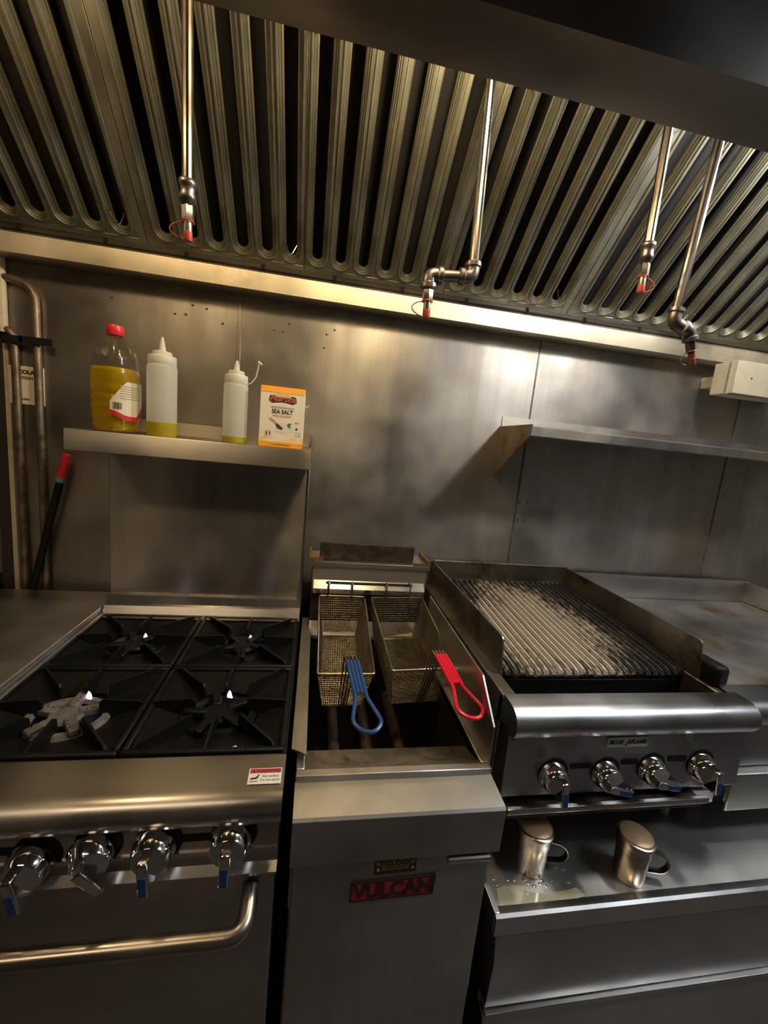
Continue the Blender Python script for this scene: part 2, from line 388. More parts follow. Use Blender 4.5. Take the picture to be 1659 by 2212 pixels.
part('gutter_ledge', sheet(B(), [(YW - .003, ZB + .004), (YL + .012, ZB), (YL, ZB + .003), (YL - .002, ZB + .055), (YL + .004, ZB + .062)], HX0, HX1, -.004), S_LEDGE, hood)
part('filter_rail', sheet(B(), [(YL + .03, ZB + .050), (YL + .008, ZB + .064), (YL - .006, ZB + .082)], HX0, HX1, -.003), S_HOOD, hood)
for x in [-.86, -.64, -.42, -.2, .02, .24, .46, .68, .9, 1.12, 1.34]:
    bm = B(); lathe(bm, [(0, .006), (.004, .005), (.006, 0)], seg=8, mat=Matrix.Translation((x, YL - .001, ZB + .071)) @ Matrix.Rotation(PI / 2 + .6, 4, 'X')); part('bolt', bm, BLACKGAP, hood)
for i, (x, y, z, c, w) in enumerate(HOOD_LAMPS):
    t = thing('hood_lamp', (x, y, z), ['warm globe lamp inside the hood above the range', 'warm globe lamp inside the hood above the fryer', 'white globe lamp inside the hood above the charbroiler'][i], 'lamp')
    bm = B(); lathe(bm, [(.05, 0), (.05, .03), (.035, .045), (.035, .065)], (x, y, z + .005)); part('lamp_base', bm, FITTING, t)
    bm = B(); lathe(bm, [(0, -.09), (.03, -.082), (.048, -.06), (.052, -.03), (.046, .0), (.04, .004)], (x, y, z), 20); 
    part('globe', bm, emit('hood_globe_%d' % i, c, w / (4 * PI * PI * .045 ** 2) ), t)

# baffle filters -----------------------------------------------------------
FW, FL = .448, .60
NS = 6; FP = .0704; NARROW, WIDE = .003, FW - .003 - .0704 * 6
def stadium(hw, b0, b1, n=8):
    pts = []
    for i in range(n + 1):
        a = PI + PI * i / n; pts.append((hw * math.cos(a), b0 + hw * math.sin(a)))
    for i in range(n + 1):
        a = PI * i / n; pts.append((hw * math.cos(a), b1 + hw * math.sin(a)))
    return pts
def baffle_mesh():
    bm = B(); b0, b1 = .050, FL - .050; n = 8
    prof = [(.0325, 0), (.0312, .0045), (.0285, .0045), (.0270, -.0005), (.0240, .0002), (.0225, -.0050), (.0195, -.0045), (.0180, -.0100), (.0160, -.0110), (.0150, -.0150), (.0330, -.0190)]
    outer = []
    for (x, y) in stadium(1.0, 0, 0, n): pass
    k = 0
    for i in range(n + 1):
        a = PI + PI * i / n; outer.append((FP / 2 * max(-1, min(1, 1.5 * math.cos(a))), b0 - .036 * min(1, -1.5 * math.sin(a)) if math.sin(a) < -1e-6 else b0))
    for i in range(n + 1):
        a = PI * i / n; outer.append((FP / 2 * max(-1, min(1, 1.5 * math.cos(a))), b1 + .036 * min(1, 1.5 * math.sin(a)) if math.sin(a) > 1e-6 else b1))
    rings = [[bm.verts.new((p[0], p[1], 0)) for p in outer]]
    for hw, c in prof: rings.append([bm.verts.new((p[0], p[1], c)) for p in stadium(hw, b0, b1, n)])
    fs = []
    for a, b in zip(rings, rings[1:]):
        m_ = len(a)
        for j in range(m_): fs.append(bm.faces.new((a[j], a[(j + 1) % m_], b[(j + 1) % m_], b[j])))
    bmesh.ops.recalc_face_normals(bm, faces=fs)
    if fs[0].normal.z < 0: bmesh.ops.reverse_faces(bm, faces=fs)
    return mesh_of('baffle', bm, S_FILT)
def filt_back_mesh():
    bm = B(); box(bm, -FW / 2 + .004, FW / 2 - .004, .01, FL - .01, -.062, -.056); return mesh_of('plenum_shade_plate', bm, BLACKGAP)  # black plate stands in for the shade of the open plenum behind the slots
def frame_mesh(side):
    # side = +1: wide flange on the +x side, -1: on the -x side
    bm = B(); h = FW / 2; l, r_ = (NARROW, WIDE) if side > 0 else (WIDE, NARROW)
    box(bm, -h + .0008, -h + l, 0, FL, -.056, .001, .0008, 1); box(bm, h - r_, h - .0008, 0, FL, -.056, .001, .0008, 1)
    box(bm, -h + l, h - r_, 0, .0145, -.056, .001, .0008, 1); box(bm, -h + l, h - r_, FL - .0145, FL, -.056, .001, .0008, 1)
    return mesh_of('frame', bm, S_FILT)
def hook_mesh():
    bm = B(); tube(bm, [(-.020, .014, .016), (-.018, .006, .002), (-.006, -.014, .014), (0, -.018, .016), (.006, -.014, .014), (.018, .004, .002), (.024, .016, .022)], .0016, 6)
    return mesh_of('wire_handle', bm, STEELPIPE)
BAF, BACK, FRM, HK = baffle_mesh(), filt_back_mesh(), {1: frame_mesh(1), -1: frame_mesh(-1)}, hook_mesh()
th = math.radians(43)
flabels = ['greasy baffle filter at the far left of the hood', 'baffle filter behind the suppression pipe above the range', 'baffle filter above the fryer, left of the pipe with the two elbows',
           'baffle filter right behind the long pipe with two elbows', 'baffle filter behind the two suppression pipes above the charbroiler', 'rightmost baffle filter above the beige box']
for i in range(6):
    cx = -.972 + FW * (i + .5)
    f = thing('baffle_filter', (cx, YL - .004, ZB + .078), flabels[i], 'baffle filter', 'baffle filters along the hood', rot=(PI - th, 0, 0))
    # local: x across (mirrored by rotation about x only), y up the slope towards the viewer, z out of the hood
    side = (1, -1, 1, 1, -1, 1)[i]; x0 = -FW / 2 + (NARROW if side > 0 else WIDE)
    link('frame', FRM[side], f); link('plenum_shade_plate', BACK, f)
    for k in range(NS): link('baffle', BAF, f, (x0 + FP * (k + .5), 0, 0))
    link('wire_handle', HK, f, (x0 + FP * 5.5, .070, .004)); link('wire_handle', HK, f, (x0 + FP * .5, .515, .004), (0, 0, PI))

# ------------------------------------------------------------------ suppression drops
def nozzle(t, tip, d, side, dark=False):
    """nozzle assembly hanging from point tip along unit vector d; side = direction of the cap strap loop"""
    tip = Vector(tip); d = Vector(d).normalized(); side = Vector(side)
    q = d.to_track_quat('Z', 'Y').to_matrix().to_4x4()
    M0 = Matrix.Translation(tip) @ q
    def lt(prof, seg): 
        b_ = B(); lathe(b_, prof, seg=seg, mat=M0); return b_
    part('nozzle_body', lt([(.0105, 0), (.0115, .002), (.0115, .026), (.0100, .028)], 6), FITTING if dark else GALV, t)
    for f in t.children[-1].data.polygons: f.use_smooth = False
    part('nozzle_tip', lt([(.0078, .026), (.0082, .046), (.0076, .048)], 12), DARKCAP if dark else GALV, t)
    part('blowoff_cap', lt([(.0076, .046), (.0084, .047), (.0084, .062), (.0074, .064)], 12), DARKCAP if dark else REDCAP, t)
    path = []; a = tip + d * .029; b = tip + d * .062
    for i in range(13):
        s = i / 12; path.append(a * (1 - s) + b * s + side * (.026 * math.sin(PI * s) ** .7 + .008))
    b_ = B(); tube(b_, path, .0013, 6)
    ring = [tip + d * .029 + (q.to_3x3() @ Vector((math.cos(k * PI / 8), math.sin(k * PI / 8), 0))) * .0112 for k in range(16)]
    tube(b_, ring, .0014, 6, closed=True)
    part('cap_strap', b_, DARKCAP if dark else REDCAP, t)
DG = 'fire suppression pipes hanging in the hood'
def coupling(t, c, seg_=14):
    b_ = B(); lathe(b_, [(.0125, .040), (.0165, .039), (.0170, .030), (.0140, .027), (.0145, .016), (.0155, .012), (.0155, .004), (.0120, .002), (.0105, -.006)], c, seg_)
    part('coupling', b_, FITTING, t, smooth=True)
# 1: above the range
YD = .95
t = thing('suppression_pipe', (-.283, YD, 1.87), 'straight chrome suppression pipe with red-capped nozzle above the range', 'pipe', DG)
part('pipe', tube(B(), [(-.291, YD, 2.50), (-.281, YD, 1.975)], .0105, 14), STEELPIPE, t)
coupling(t, (-.2805, YD, 1.944)); nozzle(t, (-.280, YD, 1.940), (.02, 0, -1), (-1, 0, 0))
# 2: two elbows
t = thing('suppression_pipe', (.31, YD, 1.80), 'chrome suppression pipe with two elbows and a red-capped nozzle above the fryer', 'pipe', DG)
part('pipe', tube(B(), [(.297, YD, 2.50), (.3125, YD, 1.93)], .0105, 14), STEELPIPE, t)
def elbow(t, a, c, b, r=.0150):
    a, b, c = Vector(a), Vector(b), Vector(c)
    b_ = B(); tube(b_, bend([a, c, b], .03, 7), r, 14)
    for e in (a, b):
        d = (c - e).normalized(); tube(b_, [e - d * .001, e + d * .002, e + d * .010, e + d * .013], [r * .85, r * 1.22, r * 1.22, r], 14)
    part('elbow', b_, FITTING, t)
elbow(t, (.3125, YD, 1.932), (.3135, YD, 1.900), (.282, YD, 1.898))
part('cross_pipe', tube(B(), [(.285, YD, 1.898), (.240, YD, 1.893)], .0120, 12), FITTING, t)
elbow(t, (.246, YD, 1.893), (.216, YD, 1.892), (.217, YD, 1.862))
nozzle(t, (.217, YD, 1.866), (.03, 0, -1), (-1, 0, 0))
# 3
t = thing('suppression_pipe', (.728, YD, 1.92), 'straight chrome suppression pipe with red-capped nozzle above the charbroiler', 'pipe', DG)
part('pipe', tube(B(), [(.726, YD, 2.50), (.730, YD, 2.035)], .0105, 14), STEELPIPE, t)
coupling(t, (.7305, YD, 2.000)); nozzle(t, (.731, YD, 1.996), (.02, 0, -1), (1, 0, 0))
# 4
t = thing('suppression_pipe', (.84, YD, 1.82), 'chrome suppression pipe ending in a dark angled elbow, furthest right of the four', 'pipe', DG)
part('pipe', tube(B(), [(.878, YD, 2.50), (.838, YD, 1.91)], .0110, 14), STEELPIPE, t)
elbow(t, (.838, YD, 1.912), (.835, YD, 1.878), (.872, YD, 1.868), .0160)
elbow(t, (.858, YD, 1.872), (.886, YD, 1.866), (.895, YD, 1.842), .0150)
nozzle(t, (.893, YD, 1.848), (.35, 0, -1), (-.9, 0, -.35), True)

# ------------------------------------------------------------------ box under the hood at right
t = thing('junction_box', (1.72, 1.37, 1.82), 'beige metal box on the wall under the hood at the right edge', 'box')
part('body', box(B(), 1.462, 1.95, 1.325, 1.416, 1.822, 1.936, .002), BOXM, t)
part('cover_seam', box(B(), 1.458, 1.95, 1.345, 1.350, 1.820, 1.938, .0005, 1), BEIGE, t)
bm = B(); lathe(bm, [(0, .003), (.003, .002), (.004, 0)], seg=8, mat=Matrix.Translation((1.53, 1.325, 1.88)) @ Matrix.Rotation(PI / 2, 4, 'X')); part('screw', bm, FITTING, t)
part('mount', box(B(), 1.50, 1.9, 1.416, YW - .001, 1.86, 1.90), BOXM, t)

# ------------------------------------------------------------------ wall shelf at right
t = thing('wall_shelf', (1.4, 1.4, 1.443), 'stainless wall shelf with rusty triangular bracket above the charbroiler', 'shelf')
sx0 = .680
part('shelf_board', sheet(B(), [(YW - .002, 1.665), (YW - .004, 1.626), (1.275, 1.624), (1.268, 1.620), (1.268, 1.592), (1.285, 1.588)], sx0, 2.6, .003), S_WALL, t)
bm = B(); prism(bm, [(YW - .001, 1.626), (1.262, 1.627), (1.266, 1.590), (YW - .001, 1.443)], sx0 - .006, sx0 - .0005, 'x'); part('bracket', bm, steel('bracket_steel', (.42, .36, .28), .4, (30, 2, 2), (0, 0, 1), .2, .3, stain=(.30, .13, .03), stain_scale=7, stain_lim=(.5, .68)), t, label='rust-stained triangular bracket')
for x in (1.0, 1.35, 1.7):
    bm = B(); lathe(bm, [(0, -.003), (.004, -.002), (.005, 0)], (x, 1.33, 1.6205), 8); part('screw', bm, FITTING, t)

# ------------------------------------------------------------------ pipes, sign and pole at left
def bracket_strap(t, x0, x1, z):
    part('strut_clamp', box(B(), x0, x1, YW - .0295, YW - .025, z - .011, z + .011, .001, 1), BLACKGAP, t)
YP = 1.487
t = thing('gas_pipe', (-.865, YP, .0), 'weathered conduit with a rounded upper bend clamped to the steel wall', 'pipe', 'conduits on the wall at left')
part('pipe', tube(B(), bend([(-1.15, YP, 1.925), (-.865, YP, 1.885), (-.863, YP, 0.0)], .05), .0112, 12), RUSTPIPE, t)
bracket_strap(t, -.905, -.815, 1.723)
t = thing('gas_pipe', (-.925, YP, 0), 'rusty conduit bending down below the clamp, beside the cream corner trim', 'pipe', 'conduits on the wall at left')
part('pipe', tube(B(), bend([(-1.15, YP, 1.78), (-.926, YP, 1.748), (-.924, YP, 0.0)], .035), .0112, 12), RUSTPIPE, t)
bracket_strap(t, -.95, -.895, 1.722)
t = thing('gas_pipe', (-.963, YW - .03, 1.74), 'beige painted pipe stub rising at the left edge of the wall', 'pipe', 'conduits on the wall at left')
part('pipe', tube(B(), [(-.953, YW - .014, 1.74), (-.953, YW - .014, 2.35)], .012, 10), CREAM, t)
t = thing('wall_sign', (-.90, YW, 1.53), 'cream notice plate on the wall, half hidden by the conduits', 'sign')
part('plate', box(B(), -.955, -.855, YW - .003, YW - .0005, 1.532, 1.648, .001, 1), CARTON, t)
for s, sz, z, b_ in (('NICOLA', .0165, 1.630, .0008), ('STATION', .0125, 1.612, .0003), ('4', .026, 1.588, 0), ('800-333-1', .008, 1.548, .0003)):
    text('lettering', s, sz, PRINTB, t, M_front(-.912 if s != '4' else -.925, YW - .0035, z), bold=b_)
t = thing('pole', (-.915, 1.42, .0), 'black broom pole with red grip and green band leaning behind the worktop', 'pole')
p0, p1 = Vector((-1.125, 1.465, .0)), Vector((-.780, 1.465, 1.388)); dd = (p1 - p0).normalized()
part('shaft', tube(B(), [p0, p1 - dd * .09], .0112, 12), BLACKGAP, t)
part('green_band', tube(B(), [p1 - dd * .092, p1 - dd * .078], .0122, 12), GREENB, t, label='green plastic band')
part('grip', tube(B(), [p1 - dd * .079, p1 - dd * .074, p1 - dd * .022, p1 - dd * .018, p1 - dd * .006, p1], [.0120, .0125, .0120, .0105, .0125, .0115], 12), REDP, t, label='red plastic grip')
# storage beyond the wall end
t = thing('storage_shelf', (-1.6, 2.3, 0), 'dark storage shelf in the passage beyond the wall end', 'shelf')
part('board', box(B(), -1.95, -1.30, 2.1, 2.5, .70, .73, .002), DARKPAINT, t)
for x in (-1.93, -1.32):
    for y in (2.12, 2.48): part('post', box(B(), x - .015, x + .015, y - .015, y + .015, 0, .70), DARKPAINT, t)
t = thing('carton', (-1.62, 2.3, .73), 'white carton on the storage shelf beyond the wall end', 'carton')
part('box', box(B(), -1.80, -1.45, 2.14, 2.46, .7305, 1.01, .004), WHITEP, t)
part('tape', box(B(), -1.801, -1.449, 2.138, 2.1398, .86, .875), PRINTGREY, t)

# ------------------------------------------------------------------ left worktop
t = thing('prep_table', (-1.0, 1.0, 0), 'plain stainless prep table left of the range', 'table')
part('worktop', box(B(), -1.55, -.6225, .50, 1.452, .90, .938, .003), S_TABLE, t)
part('undershelf', box(B(), -1.52, -.66, .55, 1.44, .25, .275, .003), S_DECK, t)
for x in (-1.51, -.67):
    for y in (.56, 1.42):
        part('leg', tube(B(), [(x, y, 0), (x, y, .90)], .02, 12), STEELPIPE, t)

# ------------------------------------------------------------------ range
RX0, RX1 = -.620, -.017
rng = thing('gas_range', (-.32, 1.0, 0), 'stainless four-burner gas range with high back shelf and oven', 'range')
part('body', box(B(), RX0 + .004, RX1 - .002, .665, 1.40, .12, .876, .003), plain('range_side_black', (.02, .019, .018), .5), rng)
for x in (RX0 + .06, RX1 - .06):
    for y in (.72, 1.34): part('foot', tube(B(), [(x, y, 0), (x, y, .125)], .02, 12), FITTING, rng)
dk = [(.722, .912), (.660, .909), (.648, .908)] + arc(.648, .878, .030, 90, 190, 8) + [(.624, .860), (.632, .853)]
part('front_deck', sheet(B(), dk, RX0, RX1, .004), S_DECK, rng)
part('control_panel', box(B(), RX0, RX1 - .002, .636, .66, .772, .858, .0015, 1), S_FRONT, rng)
part('panel_lip', sheet(B(), [(.636, .800), (.634, .775), (.618, .768), (.622, .762)], RX0, RX1 - .002, -.003), S_DECK, rng)
# oven door and handle
door = part('oven_door', box(B(), RX0 + .006, RX1 - .004, .634, .664, .17, .757, .004), S_FRONT, rng)
hb = [(RX0 + .045, .634, .705), (RX0 + .045, .572, .700), (RX1 - .045, .572, .700), (RX1 - .045, .634, .722)]
part('door_handle', tube(B(), bend(hb, .045, 8), .0150, 16), steel('handle_steel', (.52, .47, .40), .26, (1, 30, 30), (1, 0, 0), 0, .1), door)
part('kick_plate', box(B(), RX0 + .006, RX1 - .004, .66, .668, .125, .165, .001, 1), S_FRONT, rng)
# cooktop pan
part('cooktop_pan', box(B(), RX0 + .004, RX1 - .004, .724, 1.33, .878, .884, .001, 1), IRON, rng)
part('side_rail', box(B(), RX0, RX0 + .010, .722, 1.37, .87, .922, .001, 1), S_FRONT, rng)
part('side_rail', box(B(), RX1 - .008, RX1, .722, 1.37, .87, .914, .001, 1), IRON, rng)
part('front_rail', box(B(), RX0, RX1, .716, .726, .872, .9115, .001, 1), IRON, rng)
# back guard and shelf
part('back_guard', box(B(), RX0, RX1, 1.378, 1.425, .88, 1.432, .0025), steel('backguard_steel', (.56, .53, .48), .36, (1.2, 60, 60), (0, 0, 1), .8, .18, streak=.4), rng)  # vertical streaks in the steel colour stand in for reflections
part('rear_trim', sheet(B(), [(1.30, .912), (1.325, .916), (1.338, .938), (1.352, .940), (1.360, .965), (1.380, .967)], RX0 + .001, RX1 - .001, .004), S_DECK, rng)
part('side_edge', box(B(), RX1 - .004, RX1 + .001, 1.366, 1.425, .93, 1.43, .001, 1), S_DECK, rng)
part('shelf', sheet(B(), [(YW - .02, 1.522), (YW - .022, 1.482), (1.152, 1.4815), (1.150, 1.478), (1.148, 1.430), (1.165, 1.427)], RX0 + .002, RX1 + .003, .003), S_SHELF, rng)
part('shelf_end', box(B(), RX1 + .0, RX1 + .003, 1.30, YW - .022, 1.455, 1.52), S_DECK, rng)
part('shelf_end', box(B(), RX0, RX0 + .003, 1.152, YW - .022, 1.432, 1.482), S_DECK, rng)
# burners
def burner(cx, cy, mat, tag):
    bm = B()
    lathe(bm, [(.018, .0), (.030, .004), (.034, .014), (.030, .020), (.0, .021)], (cx, cy, .884), 16)
    ring = [(cx + .072 * math.cos(a * PI / 16), cy + .060 * math.sin(a * PI / 16), .890) for a in range(0, 32)]
    tube(bm, ring, .010, 6, closed=True)
    b = part('burner', bm, mat, rng)
    for k in range(5):
        a = math.radians(20 + k * 72 + tag * 13); c_, s_ = math.cos(a), math.sin(a)
        m_ = Matrix.Translation((cx + c_ * .047, cy + s_ * .047, .900)) @ Matrix.Rotation(a, 4, 'Z')
        bb = B(); box(bb, -.026, .026, -.010, .010, -.008, .008, .003, 1); bmesh.ops.transform(bb, matrix=m_, verts=bb.verts)
        part('burner_arm', bb, mat, b)
        for j in (-1, 0, 1):
            bb = B(); lathe(bb, [(.0016, 0), (.0016, .0006)], (0, 0, 0), 6, mat=m_ @ Matrix.Translation((.012 * j, -.005, .008))); part('port', bb, BLACKGAP, b)
    return b
for i, (cx, cy) in enumerate([(-.475, .865), (-.175, .865), (-.463, 1.165), (-.172, 1.165)]):
    burner(cx, cy, IRONGREY if i == 0 else IRON, i)
for (fx, fy) in [(-.462, .925), (-.162, .925), (-.450, 1.205), (-.157, 1.205)]:
    bm = B(); lathe(bm, [(.0025, 0), (.0055, .005), (.005, .011), (.002, .018), (.0, .021)], (fx, fy, .894), 10); part('pilot_flame', bm, FLAME, rng, smooth=True, label='small blue pilot flame')
    bm = B(); lathe(bm, [(.002, 0), (.004, .003), (.0015, .009), (.0, .011)], (fx + .005, fy - .004, .893), 8); part('flame_core', bm, FLAMEW, rng, smooth=True)
    bm = B(); tube(bm, [(fx, fy, .884), (fx, fy, .895)], .004, 8); part('pilot_tip', bm, FITTING, rng)
# knobs
def knob(root, x, y, z, roll, tilt=0.0, r=.036, blue=True, dark=False, yaw=0.0):
    M0 = Matrix.Translation((x, y, z)) @ Matrix.Rotation(yaw, 4, 'Z') @ Matrix.Rotation(PI / 2 + tilt, 4, 'X') @ Matrix.Rotation(roll, 4, 'Z')   # local z -> -y
    bm = B(); lathe(bm, [(r, 0), (r, .004), (r * .80, .024), (r * .76, .026)], seg=32, mat=M0)
    k = part('knob', bm, CHROME, root)
    bm = B(); box(bm, -r * .24, r * .24, -r * 1.00, r * .72, .020, .052, .003, 2); bmesh.ops.transform(bm, matrix=M0, verts=bm.verts); part('grip', bm, CHROME if not dark else FITTING, k)
    if blue:
        bm = B(); box(bm, -r * .17, r * .17, -r * .93, r * .05, .0515, .0528, .0004, 1); box(bm, -r * .17, r * .17, -r * 1.012, -r * .98, .028, .050, .0004, 1); bmesh.ops.transform(bm, matrix=M0, verts=bm.verts); part('inlay', bm, BLUE, k, label='blue inlay')
    return k
def knob_slot(root, x, y, z, r=.040, name='knob_opening'):
    bm = B(); lathe(bm, [(r, 0), (r, .0008)], seg=24, mat=Matrix.Translation((x, y, z)) @ Matrix.Rotation(PI / 2, 4, 'X')); part(name, bm, BLACKGAP, root)
for (x, z, roll, bl, ti, yw) in [(-.405, .806, .12, True, .06, 0), (-.315, .820, .5, False, .12, .25), (-.222, .818, .05, True, 0, 0), (-.100, .823, -.03, True, 0, 0)]:
    knob_slot(rng, x + .008, .636, z + .010, .037); knob(rng, x, .632, z, roll, ti, .0355, bl, False, yw)
for (x0, x1, z) in ((-.46, -.41, .824), (-.195, -.125, .828)):
    part('panel_slot', box(B(), x0, x1, .6354, .6362, z - .007, z + .008), BLACKGAP, rng)
# warning sticker
MS = Matrix.Translation((-.051, .671, .9112)) @ Matrix.Rotation(.048, 4, 'X')
bm = B(); flat(bm, [(-.029, -.017), (.029, -.017), (.029, .017), (-.029, .017)], MS); st = part('warning_sticker', bm, WHITEP, rng, label='white and red hot surface warning sticker')
bm = B(); flat(bm, [(-.027, .006), (.027, .006), (.027, .0155), (-.027, .0155)], MS @ Matrix.Translation((0, 0, .0003))); part('red_band', bm, PRINTRED, st)
MT = MS @ Matrix.Translation((0, 0, .0007))
text('lettering', 'WARNING', .0085, PRINTB, st, MT @ Matrix.Translation((.006, .0105, 0)), .0001, sx=1.05, bold=.0002)
text('lettering', 'Hot surface', .0060, PRINTB, st, MT @ Matrix.Translation((.0095, -.001, 0)), .0001)
text('lettering', 'Do not touch', .0060, PRINTB, st, MT @ Matrix.Translation((.0095, -.009, 0)), .0001)
bm = B(); flat(bm, [(-.023, .0078), (-.0175, .0078), (-.0203, .0143)], MT, .0001); part('warning_triangle', bm, PRINTB, st)
bm = B(); flat(bm, [(-.025, -.008), (-.013, -.006), (-.009, .004), (-.012, .002), (-.016, -.003), (-.024, -.004)], MT, .0001); part('hand_symbol', bm, PRINTB, st)
bm = B(); flat(bm, [(-.026, -.013), (-.011, -.012), (-.011, -.0105), (-.026, -.0115)], MT, .0001); part('surface_symbol', bm, PRINTRED, st)

# grates ------------------------------------------------------------------
GW, GD = .297, .295
ZG = .925
def grate_meshes():
    bm = B(); hw, hd = GW / 2, GD / 2; w = .012
    for (a, b, c, d) in ((-hw, hw, -hd, -hd + w), (-hw, hw, hd - w, hd), (-hw, -hw + w, -hd + w, hd - w), (hw - w, hw, -hd + w, hd - w)): box(bm, a, b, c, d, -.020, -.006, .003, 1)
    fr = mesh_of('frame', bm, IRON)
    def fin(L):
        bm = B(); t_ = .0032
        poly = [(0, -.018), (0, -.005), (.010, .000), (L - .008, .004), (L, -.002), (L, -.040), (L - .018, -.040), (.02, -.020)]
        A = [bm.verts.new((p[0], -t_ / (1 if p[1] < -.015 else 1.3), p[1])) for p in poly]; C_ = [bm.verts.new((p[0], t_ / (1 if p[1] < -.015 else 1.3), p[1])) for p in poly]
        fs = [bm.faces.new(A), bm.faces.new(C_[::-1])]
        for i in range(len(poly)): fs.append(bm.faces.new((A[i], C_[i], C_[(i + 1) % len(poly)], A[(i + 1) % len(poly)])))
        bmesh.ops.recalc_face_normals(bm, faces=fs); return mesh_of('finger', bm, IRON)
    bm = B()
    o = [(-hw + w, -hd + w), (hw - w, -hd + w), (hw - w, hd - w), (-hw + w, hd - w)]
    outer = []; inner = []
    n = 24
    for k in range(n):
        a = 2 * PI * k / n + PI / 4; ca, sa = math.cos(a), math.sin(a); s_ = 1 / max(abs(ca) / (hw - w), abs(sa) / (hd - w))
        outer.append(bm.verts.new((ca * s_, sa * s_, -.014))); inner.append(bm.verts.new((ca * .082, sa * .080, -.034)))
    for k in range(n): bm.faces.new((outer[k], outer[(k + 1) % n], inner[(k + 1) % n], inner[k]))
    bmesh.ops.recalc_face_normals(bm, faces=bm.faces[:])
    return fr, fin(.090), fin(.118), mesh_of('bowl', bm, IRON)
GF, FIN1, FIN2, GB = grate_meshes()
glab = {(0, 0): 'cast iron grate over the grey burnt burner at front left', (1, 0): 'cast iron grate at the front right of the range, beside the fryer',
        (0, 1): 'cast iron grate at the back left, next to the prep table', (1, 1): 'cast iron grate at the back right, below the shelf end'}
for ix in (0, 1):
    for iy in (0, 1):
        cx = -.4705 + ix * .301; cy = .874 + iy * .298
        t = thing('burner_grate', (cx, cy, ZG), glab[(ix, iy)], 'grate', 'cast iron grates on the range')
        link('frame', GF, t); link('bowl', GB, t)
        for k in range(4):
            a = k * PI / 2; link('finger', FIN1, t, (-math.cos(a) * GW / 2 * .97, -math.sin(a) * GD / 2 * .97, 0), (0, 0, a))
        for (sx_, sy_) in ((1, 1), (-1, 1), (-1, -1), (1, -1)):
            px, py = sx_ * GW * .43, sy_ * GD * .465; a = math.atan2(-py, -px)
            link('finger', FIN2, t, (px, py, 0), (0, 0, a))
bm = B(); tube(bm, [(-.125, .735, .914), (-.115, .738, .918), (-.108, .733, .914), (-.100, .736, .917)], .0025, 5); solo('food_scrap', bm, PRINTPALEOR, 'small yellow food scrap on the front right grate', 'food scrap')

# ------------------------------------------------------------------ fryer
FX0, FX1 = .003, .399
fry = thing('deep_fryer', (.2, .95, 0), 'stainless floor deep fryer between the range and the charbroiler', 'deep fryer')
part('body', box(B(), FX0 + .004, FX1 - .006, .645, 1.42, .12, .65, .003), S_FRYER, fry)
for q in ((FX0 + .002, FX0 + .006), (FX1 - .008, FX1 - .004)): part('side_panel', box(B(), q[0], q[1], .645, 1.42, .65, .863), S_FRYER, fry)
part('back_panel', box(B(), FX0 + .006, FX1 - .008, 1.415, 1.42, .65, .80), S_FRYER, fry)
for x in (FX0 + .05, FX1 - .05):
    for y in (.70, 1.36): part('foot', tube(B(), [(x, y, 0), (x, y, .125)], .02, 12), FITTING, fry)
part('front_deck', sheet(B(), [(.712, .874), (.624, .8665), (.6195, .862), (.6205, .770), (.640, .766)], FX0, FX1, .004), S_FRYER, fry)
dr = part('door', box(B(), FX0 + .006, FX1 - .010, .634, .646, .16, .766, .003), S_FRYER, fry)
bm = B(); tube(bm, [(.300, .628, .752), (.384, .628, .752)], .0075, 10); part('door_pull', bm, S_DECK, dr)
# rim
bm = B()
RI = (.020, .382, .712, 1.255)   # opening
for a in ((FX0, FX1, .694, RI[2]), (FX0, RI[0], RI[2], RI[3]), (RI[1], FX1, RI[2], RI[3])): box(bm, a[0], a[1], a[2], a[3], .862, .886, .002, 1)
part('tank_rim', bm, S_FRYER, fry)
part('rear_rim', box(B(), FX0, FX1, RI[3], 1.300, .862, .884, .002, 1), S_GUARD, fry)
# tank: sloped front, walls, floor
bm = B(); prism(bm, [(RI[2] - .002, .880), (RI[2] + .002, .882), (.800, .852), (.800, .66), (.795, .66), (.795, .848)], RI[0], RI[1], 'x'); part('tank_front', bm, steel('tank_front_steel', (.52, .47, .38), .4, (1.2, 40, 40), (0, 1, 0), .2, .2, stain=(.16, .09, .03), stain_scale=6, stain_lim=(.5, .65)), fry)
bm = B(); box(bm, RI[0] - .003, RI[0], RI[2], RI[3], .66, .88); box(bm, RI[1], RI[1] + .003, RI[2], RI[3], .66, .88); box(bm, RI[0], RI[1], RI[3], RI[3] + .003, .66, .88); part('tank_wall', bm, TANKM, fry)
part('tank_floor', box(B(), RI[0] + .001, RI[1] - .001, .801, RI[3] - .001, .66, .680), TANKFLOOR, fry)  # black slab is the dark floor of the drained tank
for x in (.10, .19, .28):
    part('heat_tube', tube(B(), [(x, .83, .70), (x, 1.22, .70)], .016, 10), FLUEM, fry)
part('left_cap', prism(B(), [(-.008, .745), (.0215, .728), (.0215, 1.36), (-.008, 1.36)], .900, .904, 'z'), S_FRYER, fry)
part('left_cap_web', box(B(), .0, .003, .75, 1.36, .888, .902), S_FRYER, fry)
bm = B(); prism(bm, [(.705, .880), (.708, .970), (.790, 1.037), (1.235, 1.046), (1.235, .880)], FX1 - .003, FX1 + .001, 'x'); part('splash_guard', bm, S_FRYER, fry)
